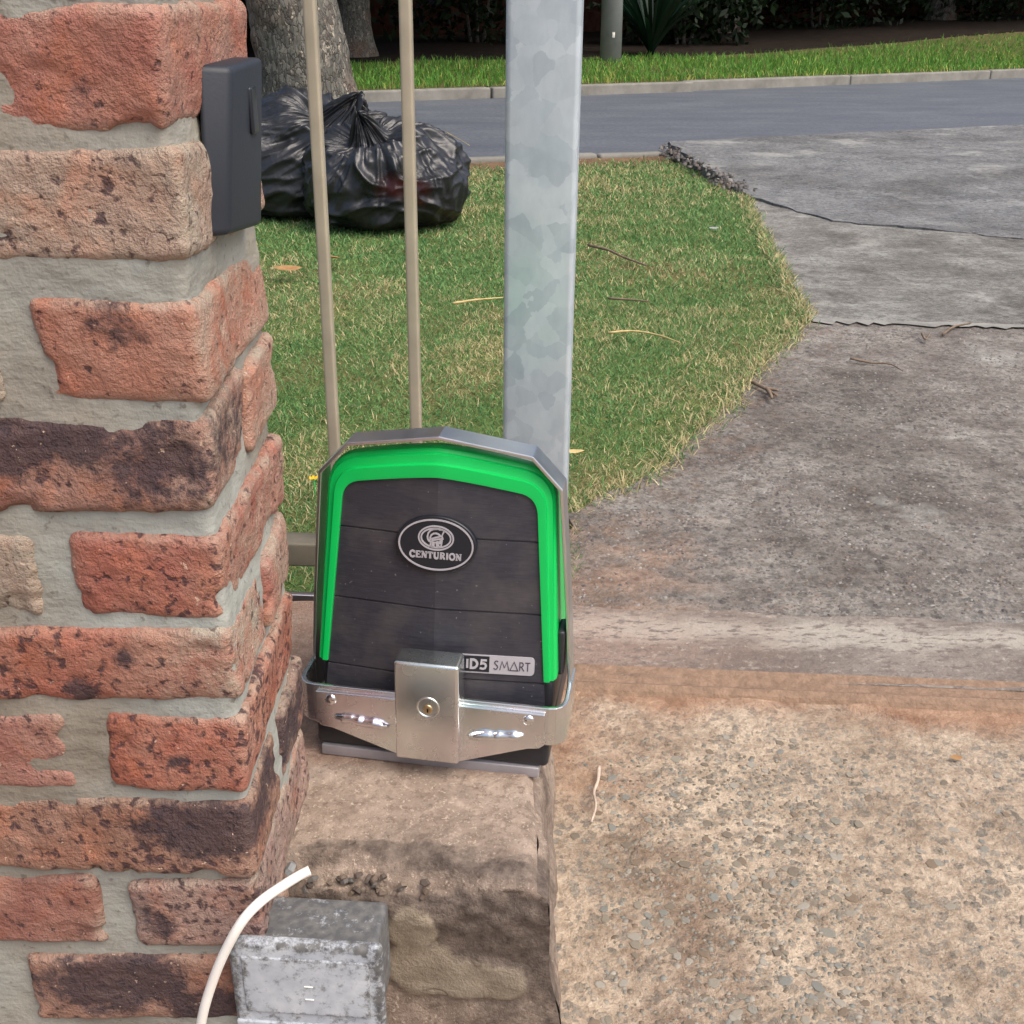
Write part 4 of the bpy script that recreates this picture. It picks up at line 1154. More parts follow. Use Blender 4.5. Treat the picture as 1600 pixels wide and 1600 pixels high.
# serif capitals
SERIF = {
 'C': [(1.6, [(0.88, 0.72), (0.78, 0.9), (0.55, 0.98), (0.3, 0.88), (0.16, 0.62), (0.16, 0.38), (0.3, 0.12), (0.55, 0.02), (0.78, 0.08), (0.92, 0.26)]), (1.0, [(0.9, 0.98), (0.9, 0.66)])],
 'E': [(1.7, [(0.24, 0), (0.24, 1)]), (0.9, [(0.05, 0.96), (0.9, 0.96)]), (0.9, [(0.05, 0.04), (0.92, 0.04)]), (0.9, [(0.24, 0.52), (0.66, 0.52)]), (0.8, [(0.86, 1.0), (0.86, 0.74)]), (0.8, [(0.9, 0.0), (0.9, 0.28)]), (0.7, [(0.66, 0.38), (0.66, 0.66)])],
 'N': [(0.9, [(0.2, 0), (0.2, 1)]), (1.7, [(0.2, 0.98), (0.8, 0.04)]), (0.9, [(0.82, 0), (0.82, 1)]), (0.8, [(0.04, 0.04), (0.36, 0.04)]), (0.8, [(0.64, 0.96), (0.98, 0.96)]), (0.8, [(0.02, 0.96), (0.26, 0.96)])],
 'T': [(1.7, [(0.5, 0), (0.5, 1)]), (0.9, [(0.05, 0.95), (0.95, 0.95)]), (0.8, [(0.08, 1), (0.08, 0.7)]), (0.8, [(0.92, 1), (0.92, 0.7)]), (0.8, [(0.3, 0.04), (0.7, 0.04)])],
 'U': [(1.7, [(0.22, 1), (0.22, 0.32), (0.32, 0.1), (0.52, 0.03), (0.7, 0.1), (0.78, 0.3)]), (0.9, [(0.8, 0.3), (0.8, 1)]), (0.8, [(0.04, 0.96), (0.42, 0.96)]), (0.8, [(0.64, 0.96), (0.96, 0.96)])],
 'R': [(1.7, [(0.24, 0), (0.24, 1)]), (1.1, [(0.1, 0.95), (0.58, 0.95), (0.76, 0.84), (0.76, 0.66), (0.58, 0.52), (0.24, 0.52)]), (1.6, [(0.5, 0.5), (0.82, 0.04)]), (0.8, [(0.05, 0.04), (0.42, 0.04)]), (0.8, [(0.74, 0.04), (0.98, 0.04)])],
 'I': [(1.7, [(0.5, 0), (0.5, 1)]), (0.8, [(0.2, 0.96), (0.8, 0.96)]), (0.8, [(0.2, 0.04), (0.8, 0.04)])],
 'O': [(1.5, [(0.5 + 0.4 * math.cos(2 * PI * i / 20), 0.5 + 0.47 * math.sin(2 * PI * i / 20)) for i in range(21)])],
}
word = [('C', 88), ('E', 76), ('N', 88), ('T', 80), ('U', 86), ('R', 84), ('I', 44), ('O', 90), ('N', 88)]
u = 410.0; st = []
tot = sum(w for _, w in word) + 3 * 8; kx = 745.0 / tot
for ch, w in word:
    for (wd, pl_) in SERIF[ch]:
        st.append((0.0011 * wd, [LG(u + a * w * kx, 665 - 38 + (1 - b) * 84 + 0.085 * (u + a * w * kx - 785)) for a, b in pl_]))
    u += (w + 3) * kx
V, F = ribbon(st, 0.001, plane_y); link('lettering', mesh('lettering', V, F), M['silver'], badge, smooth=False)

# model plate, right of the lock
def LP(u, v): return (0.1005 + (u - 1285) / 15650.0, 0.1140 - (v - 430) / 13760.0)
def plate_poly(u0, v0, u1, v1, r):
    pts = [(u0, v0)]
    for k in range(7): a = -PI / 2 + PI / 2 * k / 6; pts.append((u1 - r + r * math.cos(a), v0 + r + r * math.sin(a)))
    for k in range(7): a = PI / 2 * k / 6; pts.append((u1 - r + r * math.cos(a), v1 - r + r * math.sin(a)))
    pts.append((u0, v1)); return pts
def flat_piece(name, poly, off, mt, parent, thick=0.0008):
    bm = bmesh.new()
    A = [bm.verts.new((x, yf(x, z) + 0.0012 - off, z)) for x, z in poly]; B = [bm.verts.new((x, yf(x, z) + 0.0012 - off + thick, z)) for x, z in poly]
    bm.faces.new(A)
    for i in range(len(A)): bm.faces.new((A[i], B[i], B[(i + 1) % len(A)], A[(i + 1) % len(A)]))
    return bm_obj(name, bm, mt, parent)
mp = flat_piece('model_plate', [LP(*p) for p in plate_poly(60, 298, 1285, 560, 62)], 0.0010, M['silver'], mot, 0.0015)
flat_piece('dark_field', [LP(*p) for p in ((66, 312), (586, 312), (586, 536), (66, 536))], 0.0016, M['ink'], mp)
my = lambda x, z: yf(x, z) + 0.0012 - 0.0018
lt = []
U = 1 / 15650.0
lt.append((34 * U, [LP(245, 355), LP(245, 488)]))
lt.append((36 * U, [LP(*p) for p in ((302, 364), (340, 364), (372, 374), (396, 400), (400, 424), (392, 452), (368, 476), (340, 484), (302, 484), (302, 364))]))
lt.append((32 * U, [LP(*p) for p in ((548, 366), (468, 366), (460, 418), (490, 408), (524, 418), (536, 446), (522, 478), (488, 490), (440, 480))]))
V, F = ribbon(lt, 30 * U, my, 0.0003); link('model_number', mesh('model_number', V, F), M['silver'], mp, smooth=False)
lt = []
lt.append([LP(*p) for p in ((722, 380), (704, 370), (684, 372), (668, 388), (672, 408), (690, 422), (710, 438), (718, 460), (704, 484), (680, 492), (654, 476))])
lt.append([LP(*p) for p in ((752, 496), (782, 372), (822, 462), (862, 372), (890, 496))])
lt.append([LP(*p) for p in ((908, 496), (970, 372), (1032, 496), (908, 496))])
lt.append([LP(*p) for p in ((1060, 496), (1060, 374), (1096, 376), (1112, 396), (1106, 424), (1086, 436), (1060, 438))]); lt.append([LP(1084, 438), LP(1126, 496)])
lt.append([LP(1142, 376), LP(1220, 376)]); lt.append([LP(1182, 376), LP(1182, 496)])
V, F = ribbon(lt, 15 * U, lambda x, z: yf(x, z) + 0.0012 - 0.0012, 0.0003); link('model_name', mesh('model_name', V, F), M['dark_print'], mp, smooth=False)

# ------------------------------------------------------------------ anti-theft bracket round the motor
br = empty('security_bracket', MOT, YAW); br.rotation_euler = (0, TILT, YAW)
tag(br, 'shiny zinc plated steel security bracket with lock box clamped round the gate motor', 'bracket')
def band(path, a, b, th, mode):
    """flat bar following a 2-D path; a..b is its breadth across the path"""
    bm = bmesh.new(); n = len(path); R_ = []
    for i in range(n):
        p = Vector(path[i]); q0 = Vector(path[max(i - 1, 0)]); q1 = Vector(path[min(i + 1, n - 1)])
        d1 = (p - q0).normalized() if i else (q1 - p).normalized(); d2 = (q1 - p).normalized() if i < n - 1 else d1
        nn = Vector((-d1.y - d2.y, d1.x + d2.x)).normalized(); k = 1 / max(0.5, nn.dot(Vector((-d1.y, d1.x))))
        o_, i_ = p + nn * th / 2 * k, p - nn * th / 2 * k
        if mode == 'xz': R_.append([bm.verts.new(v) for v in ((o_.x, a, o_.y), (o_.x, b, o_.y), (i_.x, b, i_.y), (i_.x, a, i_.y))])
        else: R_.append([bm.verts.new(v) for v in ((o_.x, o_.y, a), (o_.x, o_.y, b), (i_.x, i_.y, b), (i_.x, i_.y, a))])
    for i in range(n - 1):
        for j in range(4): bm.faces.new((R_[i][j], R_[i][(j + 1) % 4], R_[i + 1][(j + 1) % 4], R_[i + 1][j]))
    bm.faces.new(R_[0]); bm.faces.new(list(reversed(R_[-1])))
    return bm
# arch over the top: bent flat bar with crisp folds
arch = [(-0.1335, 0.045), (-0.1335, 0.090), (-0.1290, 0.160), (-0.1215, 0.250), (-0.1175, 0.295), (-0.0890, 0.3255), (0.0, 0.3385), (0.0890, 0.3255), (0.1175, 0.295), (0.1215, 0.250), (0.1290, 0.160), (0.1335, 0.090), (0.1335, 0.045)]
bm_obj('arch_band', band(arch, 0.033, 0.064, 0.0036, 'xz'), M['zinc_dull'], br, bevel=0.0009)
fb = [(-0.1345, 0.065), (-0.1345, 0.004)] + [(-0.1345 + 0.014 * (1 - math.cos(a)), 0.004 - 0.018 * math.sin(a)) for a in (0.4, 0.8, 1.2)] + [(-0.1190, -0.0142), (0.1190, -0.0142)] + [(0.1345 - 0.014 * (1 - math.cos(a)), 0.004 - 0.018 * math.sin(a)) for a in (1.2, 0.8, 0.4)] + [(0.1345, 0.004), (0.1345, 0.065)]
bm_obj('front_band', band(fb, 0.042, 0.085, 0.0046, 'xy'), M['zinc'], br, bevel=0.0009)
gl = [(-0.116, 0.044), (-0.116, 0.0800), (-0.028, 0.0805), (-0.028, 0.013), (-0.100, 0.0385), (-0.111, 0.040)]
for sgn in (1, -1):
    bm_obj('gusset_plate', prism_bm([(x * sgn, z) for x, z in gl], -0.0208, -0.0168), M['zinc'], br, bevel=0.0010)
    # folded lower lip
    bm = bmesh.new(); a = [(-0.100, -0.0190, 0.040), (-0.030, -0.0190, 0.0275), (-0.030, -0.0300, 0.0215), (-0.040, -0.0245, 0.0275)]
    # weld bead
    rs2 = random.Random(3 + sgn)
    path = [(sgn * (-0.096 + 0.056 * i / 22), -0.0215, 0.0540 - 0.006 * i / 22 + rs2.uniform(-0.0007, 0.0007)) for i in range(23)]
    bm.free()
    tube('weld', path, [0.0016 + 0.0034 * min(1, i / 3, (22 - i) / 3) + rs2.uniform(-0.0006, 0.0007) for i in range(23)], M['weld'], br, 10)
    # domed bolt head
    V, F = [], []
    for l in range(6):
        a = PI / 2 * l / 5
        for i in range(20): V.append((sgn * 0.1 + 0.0062 * math.cos(a) * math.cos(2 * PI * i / 20), -0.0203 - 0.0030 * math.sin(a), 0.072 + 0.0062 * math.cos(a) * math.sin(2 * PI * i / 20)))
    F = [(l * 20 + i, l * 20 + (i + 1) % 20, (l + 1) * 20 + (i + 1) % 20, (l + 1) * 20 + i) for l in range(5) for i in range(20)]
    link('bolt_head', mesh('bolt_head', V, F), M['weld'], br)
lock = rbox('lock_box', (0.064, 0.030, 0.112), 0.0034, M['zinc'], br, (0.0015, -0.0215, 0.0775), k=4)
def ringdisc(name, cx, cz, y, prof, mt, parent, n=40):
    V, F = [], []
    for (r, dy) in prof:
        for i in range(n): V.append((cx + r * math.cos(2 * PI * i / n), y + dy, cz + r * math.sin(2 * PI * i / n)))
    F = [(l * n + i, l * n + (i + 1) % n, (l + 1) * n + (i + 1) % n, (l + 1) * n + i) for l in range(len(prof) - 1) for i in range(n)]
    F.append(tuple((len(prof) - 1) * n + i for i in range(n)))
    return link(name, mesh(name, V, F), mt, parent, smooth=True)
kx_, kz_ = 0.0015, 0.008
ringdisc('lock_collar', kx_, kz_, -0.0150, [(0.0118, 0), (0.0116, -0.0008), (0.0108, -0.0012), (0.0098, -0.0006), (0.0092, 0.0006), (0.0050, 0.0004)], M['zinc'], lock)
key = ringdisc('lock_cylinder', kx_, kz_ - 0.002, -0.0150, [(0.0050, 0.001), (0.0048, -0.0008), (0.0042, -0.0012), (0.0018, -0.0012)], M['brass'], lock)
bm_obj('keyhole', prism_bm([(kx_ - 0.0007, kz_ - 0.005), (kx_ + 0.0007, kz_ - 0.005), (kx_ + 0.0008, kz_ - 0.001), (kx_ - 0.0008, kz_ - 0.001)], -0.0166, -0.0158), M['hole'], lock)

# ------------------------------------------------------------------ sliding gate
GYAW = math.atan(-0.0785)
gate = empty('sliding_gate', (0.035, 1.42, 0), GYAW); tag(gate, 'open sliding gate of galvanised steel with thin upright bars', 'gate')
g0 = Vector((0.035, 1.42, 0)); Rg = Matrix.Rotation(-GYAW, 3, 'Z')
def gl_(px, py):
    # point of the gate plane seen at that pixel
    th = R(23.7); u = (px - 800) / 1800; v = (py - 800) / 1800
    r = Vector((u, math.cos(th) - v * math.sin(th), -math.sin(th) - v * math.cos(th)))
    n = Vector((math.sin(-GYAW), math.cos(-GYAW), 0)); C0 = Vector((0, 0, CAM_H))
    return Rg @ (C0 + r * ((g0 - C0).dot(n) / r.dot(n)) - g0)
pa, pb = gl_(850, 0), gl_(836.5, 690)
dx = (pa.x - pb.x) / (pa.z - pb.z)
post = rbox('gate_post', (0.0865, 0.0865, 1.80), 0.007, M['galv'], gate, (pb.x + dx * (1.0 - pb.z), 0.043, 1.0), k=4)
post.rotation_euler = (0, math.atan(dx), 0)
bx1, bx2 = gl_(525, 640), gl_(657, 640)
sp_ = bx2.x - bx1.x
me_bar = None
for k in range(-1, 14):
    x = bx2.x - k * sp_
    if k == -1: continue
    V, F, _ = rbox_geo(0.0150, 0.0150, 1.65, 0.0035, 2, 2, 2, 3)
    if me_bar is None:
        me_bar = mesh('upright_bar', V, F); me_bar.materials.append(M['bar']); me_bar.polygons.foreach_set('use_smooth', np.ones(len(me_bar.polygons), bool))
    o = bpy.data.objects.new('upright_bar', me_bar); COL.objects.link(o); o.parent = gate
    o.location = (x - 0.0035, 0.02, 1.04); o.rotation_euler = (0, R(0.55), 0)
rbox('bottom_rail', (1.60, 0.040, 0.036), 0.004, M['shade_rail'], gate, (-0.80 - 0.01, 0.02, 0.199), k=2)
rbox('top_rail', (1.60, 0.040, 0.040), 0.004, M['bar'], gate, (-0.81, 0.02, 1.88), k=2)
rbox('gear_rack', (1.30, 0.012, 0.028), 0.002, M['zinc_dull'], gate, (-0.75, -0.045, 0.150), k=2)
for xx in (-0.25, -1.35):
    V, F = tube_geo([(xx, 0.0, 0.045), (xx, 0.03, 0.045)], 0.04, 28)
    link('wheel', mesh('wheel', [tuple(v) for v in V], F), M['zinc_dull'], gate)
    rbox('wheel_bracket', (0.03, 0.036, 0.13), 0.002, M['zinc_dull'], gate, (xx, 0.02, 0.128), k=2)

# ------------------------------------------------------------------ junction box and cable
jb = empty('junction_box', (-0.1695, 0.716, 0.108), R(-4.5)); tag(jb, 'weathered grey junction box on the front of the plinth', 'junction box')
def gr_box(name, size, r, loc, parent, n, gf, jit=0.0):
    V, F, _ = rbox_geo(*size, r, *n, k=3)
    if jit: V = V + jit * np.stack([vnoise(V, 60, 1), vnoise(V, 60, 2), vnoise(V, 60, 3)], 1)
    return link(name, mesh(name, V, F, {'grime': gf(V)}), M['jbox'], parent, loc)
gr_box('box_body', (0.114, 0.056, 0.080), 0.005, (0.001, 0.036, 0.046), jb, (30, 14, 12), lambda V: 1.15 + 0.3 * vnoise(V, 40, 5))
cover = gr_box('box_cover', (0.128, 0.012, 0.100), 0.005, (0, 0.004, 0.044), jb, (46, 4, 40), lambda V: 0.25 + 0.55 * sstep(0.80, 0.95, np.maximum(np.abs(V[:, 0]) / 0.064, np.abs(V[:, 2]) / 0.050)) - 0.2 * sstep(0.96, 1.0, np.abs(V[:, 2]) / 0.050) + 0.12 * vnoise(V, 30, 9))
gr_box('cover_panel', (0.106, 0.003, 0.060), 0.0012, (0, -0.0025, 0.006), cover, (36, 2, 24), lambda V: 0.16 + 0.45 * sstep(0.85, 1.0, np.maximum(np.abs(V[:, 0]) / 0.053, np.abs(V[:, 2]) / 0.030)) + 0.15 * vnoise(V, 28, 12)).location = (0, -0.0062, 0.006)
gr_box('cover_lip', (0.125, 0.004, 0.014), 0.0015, (0, -0.0062, -0.0415), cover, (36, 2, 6), lambda V: 0.3 + 0.2 * vnoise(V, 28, 15))
for zz in (0.0, -0.014):
    rbox('cover_mark', (0.0075, 0.0012, 0.0009), 0.0004, M['cable'], cover, (0.002, -0.0080, 0.008 + zz), k=1)
cp = [at(484, 1360, 0.752), at(468, 1368, 0.748), at(442, 1384, 0.736), at(408, 1408, 0.716), at(378, 1440, 0.704), at(350, 1490, 0.700), at(330, 1540, 0.699), at(316, 1590, 0.698), at(308, 1650, 0.698), at(304, 1740, 0.698), at(306, 1850, 0.698), Vector((-0.283, 0.698, -0.02))]
cab = tube('cable', smooth_path(cp, 7), 0.0041, M['cable'], None, 14)
tag(cab, 'stiff white cable curving up beside the junction box', 'cable')

# ------------------------------------------------------------------ stone chips in the near driveway
def chip_spots(n, seed):
    r = np.random.default_rng(seed); out = []
    x = r.uniform(0.05, 1.15, n); y = r.uniform(0.74, 1.37, n)
    e = np.stack([x, y, np.zeros(n)], 1)
    k = (y < GY(x) - 0.15) & (x > 0.07) & (r.uniform(0, 1, n) < 0.12 + 0.95 * sstep(-0.2, 0.45, fbm(e, 4, 61, 3)))
    k &= r.uniform(0, 1, n) < sstep(0.07, 0.20, x) + 0.15
    k &= r.uniform(0, 1, n) < sstep(0.0, 0.12, GY(x) - 0.15 - y) + 0.1
    return e[k]
CH_COL = [(136, 128, 113), (148, 141, 127), (122, 112, 98), (156, 150, 138), (140, 136, 125), (130, 130, 123), (126, 111, 94)]
big = chip_spots(1100, 5)[:290]
for p in big:
    q = Vector((p[0], p[1], near_z(p[None])[0] + 0.0004))
    put_chip(drive, q, rs.uniform(0.0050, 0.0095), rs.uniform(0.0007, 0.0014), rs.choice(CH_COL), rs.uniform(-0.08, 0.08))
def chips_mesh(name, P, rad, hgt, cols, parent):
    n = len(P); k = 6
    ang = RNG.uniform(0, 2 * PI, (n, 1)) + np.linspace(0, 2 * PI, k, endpoint=False)[None]
    rr = rad[:, None] * RNG.uniform(0.6, 1.1, (n, k)); sq = RNG.uniform(0.6, 1.0, (n, 1)); ro = RNG.uniform(0, PI, (n, 1))
    cx, cy = np.cos(ang) * rr, np.sin(ang) * rr * sq
    X = cx * np.cos(ro) - cy * np.sin(ro); Y = cx * np.sin(ro) + cy * np.cos(ro)
    lo = np.stack([P[:, :1] + X, P[:, 1:2] + Y, np.repeat(P[:, 2:3] - 0.002, k, 1)], -1)
    tl = RNG.uniform(-0.15, 0.15, (n, 2, 1))
    hi = np.stack([P[:, :1] + X * 0.82, P[:, 1:2] + Y * 0.82, P[:, 2:3] + hgt[:, None] + X * tl[:, 0] + Y * tl[:, 1]], -1)
    V = np.concatenate([lo, hi], 1).reshape(-1, 3)
    b = np.arange(n)[:, None, None] * 12
    i = np.arange(k); j = (i + 1) % k
    side = np.stack([i, j, j + 6, i + 6], -1)[None] + b
    t1 = np.array([[6, 7, 8, 9], [6, 9, 10, 11]])[None] + b
    F = np.concatenate([side, t1], 1).reshape(-1, 4)
    me = mesh(name, V, F, {'Col': np.repeat(cols, 12, axis=0)})
    return tag(link(name, me, M['chips'], parent, smooth=False), None, None, None, 'stuff')
cc = np.array([lin(*c) for c in CH_COL])
e = chip_spots(9000, 15); e[:, 2] = near_z(e)
chips_mesh('small_stone_chips', e, RNG.uniform(0.0018, 0.0055, len(e)), RNG.uniform(0.0001, 0.0007, len(e)), cc[RNG.integers(0, len(cc), len(e))] * RNG.uniform(0.8, 1.15, (len(e), 1)), drive)
n = 16000
e = np.stack([RNG.uniform(0.05, 2.2, n), RNG.uniform(1.62, 3.5, n), np.zeros(n)], 1)
SA = edgeA + [(6.0, 3.0), (6.0, 1.3), (3.2, GY(3.2) + 0.2), (0.1, GY(0.1) + 0.2)]
e = e[inpoly(e[:, 0], e[:, 1], SA) & (RNG.uniform(0, 1, n) < 0.35 + 0.8 * sstep(-0.4, 0.4, fbm(e, 3, 62, 3)))]
e[:, 2] = 0.003 * fbm(e, 5, 9, 3) - 0.003
c2 = np.array([lin(*c) for c in ((118, 112, 108), (134, 130, 126), (100, 94, 92), (150, 146, 140), (128, 116, 106))])
chips_mesh('small_stone_chips', e, RNG.uniform(0.002, 0.0062, len(e)), RNG.uniform(0.0003, 0.0011, len(e)), c2[RNG.integers(0, len(c2), len(e))] * RNG.uniform(0.8, 1.2, (len(e), 1)), slabA)
# broken stones along the apron's raised edge
n = 700
t = RNG.uniform(0, 1, n); ex = np.interp(t, [0, 0.35, 0.65, 1], [1.205, 1.16, 1.10, 1.06]) + RNG.normal(0, 0.035, n); ey = 6.165 + 2.0 * t
e = np.stack([ex, ey, 0.025 + 0.02 * t + RNG.uniform(-0.06, 0.012, n)], 1)
chips_mesh('edge_stones', e, RNG.uniform(0.006, 0.020, n), RNG.uniform(0.003, 0.012, n), c2[RNG.integers(0, len(c2), n)] * RNG.uniform(0.45, 0.95, (n, 1)), slabC)

# ------------------------------------------------------------------ refuse bags
def refuse_bag(c, half, kdir, seed, label, lean=0.0, thin=False):
    nth, nph = 150, 300
    th = np.linspace(0.0, PI, nth)[:, None]; ph = np.linspace(0, 2 * PI, nph, endpoint=False)[None]
    k = np.array(kdir, float); k /= np.linalg.norm(k)
    a = np.cross(k, [0, 1, 0]); a /= np.linalg.norm(a); b = np.cross(k, a)
    ct, st_ = np.cos(th), np.sin(th)
    D = (ct[..., None] * k + (st_ * np.cos(ph))[..., None] * a + (st_ * np.sin(ph))[..., None] * b)
    P = D.reshape(-1, 3)
    T = np.repeat(th, nph, 1).ravel(); PH = np.repeat(ph, nth, 0).ravel()
    # meridian folds fading away from the knot
    q = np.stack([np.cos(PH + 0.35 * T) * 2.6, np.sin(PH + 0.35 * T) * 2.6, T * 0.45], 1)
    f1 = 1 - np.abs(vnoise(q, 2.2, seed)) ; f2 = 1 - np.abs(vnoise(q, 5.2, seed + 1))
    fold = (f1 - 0.62) * 0.9 + (f2 - 0.62) * 0.5
    fa = 0.20 * np.exp(-T / 0.8) + 0.05
    r = 1 + fold * fa
    # flat facets and creases where the rubbish pushes
    w = P + 0.25 * np.stack([vnoise(P, 2, seed + 3), vnoise(P, 2, seed + 4), vnoise(P, 2, seed + 5)], 1)
    cr = (1 - np.abs(vnoise(w, 2.4, seed + 6))) ** 3 * 0.09 + (1 - np.abs(vnoise(w, 4.5, seed + 7))) ** 4 * 0.028
    r = r + cr - 0.06 + 0.13 * vnoise(P, 1.3, seed + 9)
    r = r * (1 - 0.20 * np.exp(-((T - 0.30) / 0.16) ** 2)) * (1 + 0.10 * np.exp(-(T / 0.16) ** 2) * (1 + 0.8 * vnoise(q, 3, seed + 2)))
    W = P * r[:, None] * np.array(half)
    zc = half[2] * 0.72
    W[:, 2] += zc
    W[:, 0] += lean * W[:, 2]
    low = W[:, 2] < 0.07
    W[:, 2] = np.where(low, 0.07 * np.exp((W[:, 2] - 0.07) / 0.10) - 0.022 + 0.0, W[:, 2] - 0.022)
    idx = np.arange(nth * nph).reshape(nth, nph); nx_ = np.roll(idx, -1, 1)
    F = np.stack([idx[:-1], idx[1:], nx_[1:], nx_[:-1]], -1).reshape(-1, 4)
    tn = np.exp(-((W[:, 0] - 0.10) / 0.15) ** 2 - ((W[:, 2] - 0.19) / 0.08) ** 2) * (W[:, 1] < 0)
    o = link('refuse_bag', mesh('refuse_bag', W, F, {'thin': tn}), M['thinbag'] if thin else M['bag'], None, c)
    return tag(o, label, 'refuse bag', 'refuse bags under the street tree')
refuse_bag((-0.575, 5.33, 0.0), (0.37, 0.34, 0.262), (-0.22, -0.35, 1.0), 3, 'knotted black refuse bag in front, nearest the gate post', 0.03, True)
refuse_bag((-1.02, 5.72, 0.0), (0.50, 0.36, 0.315), (0.55, -0.30, 0.9), 23, 'larger black refuse bag behind, against the tree trunk')

V, F, _ = rbox_geo(0.26, 0.10, 0.13, 0.04, 20, 10, 12, 4)
V = V + 0.010 * np.stack([vnoise(V, 22, 1), vnoise(V, 22, 2), vnoise(V, 22, 3)], 1)
pk = link('red_packet', mesh('red_packet', V, F), M['red'], None, (-0.475, 5.150, 0.175)); pk.rotation_euler = (0.3, 0.25, 0.1)
tag(pk, 'dull red packet showing through the stretched side of the front refuse bag', 'packet')
# ------------------------------------------------------------------ trees
def leaf_cloud(name, n, cen, rad, size, pal, parent, seed, mt=None, clump=40, hollow=0.0):
    r = np.random.default_rng(seed)
    nc = max(4, n // clump)
    d = r.normal(0, 1, (nc, 3)); d /= np.linalg.norm(d, axis=1, keepdims=True)
    cc_ = d * (r.uniform(hollow, 1, (nc, 1)) ** 0.5) * np.array(rad)
    P = np.repeat(cc_, clump, 0) + r.normal(0, 1, (nc * clump, 3)) * np.array(rad) * 0.16
    m = len(P)
    a = r.normal(0, 1, (m, 3)); a /= np.linalg.norm(a, axis=1, keepdims=True)
    b = r.normal(0, 1, (m, 3)); b -= a * (a * b).sum(1, keepdims=True); b /= np.linalg.norm(b, axis=1, keepdims=True)
    s_ = size * r.uniform(0.6, 1.3, (m, 1))
    V = np.stack([P - a * s_, P - b * s_ * 0.45, P + a * s_, P + b * s_ * 0.45], 1).reshape(-1, 3) + np.array(cen)
    F = np.arange(m * 4).reshape(m, 4)
    pal = np.array([lin(*c) for c in pal])
    C = np.repeat(pal[r.integers(0, len(pal), m)] * r.uniform(0.7, 1.25, (m, 1)), 4, axis=0)
    return link(name, mesh(name, V, F, {'Col': C}), mt or M['leafmat'], parent, smooth=False)

def trunk_mesh(path, radii, seg, amp, seed):
    V, F = tube_geo(path, radii, seg, True)
    V = np.array([tuple(v) for v in V])
    n = len(path)
    C = np.repeat(np.array([tuple(p) for p in path]), seg, 0)
    N = V - C; N /= np.linalg.norm(N, axis=1, keepdims=True) + 1e-9
    S_ = V * np.array([1, 1, 0.55])
    V = V + N * (amp * (fbm(S_, 5, seed, 2) + 0.5 * np.abs(vnoise(S_, 22, seed + 3))))[:, None]
    return mesh('trunk', V, F)

tree = empty('street_tree', (-1.12, 6.9, 0)); tag(tree, 'thick grey plated trunk of a street tree behind the refuse bags', 'tree')
zs = np.concatenate([np.linspace(-0.1, 1.2, 90), np.linspace(1.25, 3.0, 30)])
path = [(0.0 - 0.15 * max(0, z - 0.3) + 0.06 * max(0, 0.5 - z), 0.0, z) for z in zs]
rad = [0.236 + 0.20 * math.exp(-max(z, -0.1) / 0.26) - 0.008 * z for z in zs]
link('trunk', trunk_mesh([Vector(p) for p in path], rad, 96, 0.022, 5), M['bark'], tree)
rs3 = random.Random(9)
for k in range(5):
    a = 2 * PI * k / 5 + 0.4
    p0 = Vector((-0.40, 0, 2.8)); p2 = p0 + Vector((math.cos(a) * 1.7, math.sin(a) * 1.7, 1.9 + rs3.uniform(-0.3, 0.6))); p1 = (p0 + p2) / 2 + Vector((0, 0, 0.3))
    tube('limb', smooth_path([p0, p1, p2], 6), [0.12 - 0.09 * i / 12 for i in range(13)], M['bark'], tree, 12)
leaf_cloud('crown', 5200, (-0.4, 0.3, 5.2), (2.5, 2.3, 1.5), 0.10, [(58, 84, 36), (76, 104, 46), (48, 72, 34)], tree, 4)

GT = [(-2.25, 17.6, 0.22, 'dark tree trunk in the shade left of the lamp post across the road', 0.26),
      (-6.2, 18.0, 0.26, 'shaded garden tree farthest left across the road', 0.26),
      (4.1, 24.4, 0.24, 'shaded garden tree behind the bank across the road', 0.40),
      (9.4, 27.6, 0.30, 'dark leaning garden tree at the right across the road', 0.50),
      (14.2, 30.2, 0.28, 'shaded garden tree farthest right across the road', 0.55)]
for i, (x, y, r_, lb, zb) in enumerate(GT):
    t_ = empty('garden_tree', (x, y, zb)); tag(t_, lb, 'tree', 'trees across the road')
    zz = np.linspace(-0.15, 3.6, 40)
    link('trunk', trunk_mesh([Vector((0.05 * math.sin(z + i), 0.05 * math.cos(z * 1.3), z)) for z in zz], [r_ * (1 + 0.6 * math.exp(-max(0, z) / 0.3)) * (1 - 0.07 * z) for z in zz], 32, 0.02, 60 + i), M['bark'], t_)
    for k in range(4):
        a = 2 * PI * k / 4 + i
        tube('limb', smooth_path([Vector((0, 0, 3.2)), Vector((math.cos(a), math.sin(a), 4.3)), Vector((2.2 * math.cos(a), 2.2 * math.sin(a), 5.0))], 5), [0.12 - 0.09 * q / 10 for q in range(11)], M['bark'], t_, 10)
    leaf_cloud('crown', 12000, (0, 0.2, 4.2), (4.2, 4.6, 2.2), 0.27, [(34, 52, 26), (46, 66, 32), (30, 46, 26)], t_, 70 + i)  # unseen crown, made dense and wide to shade the bed and wall

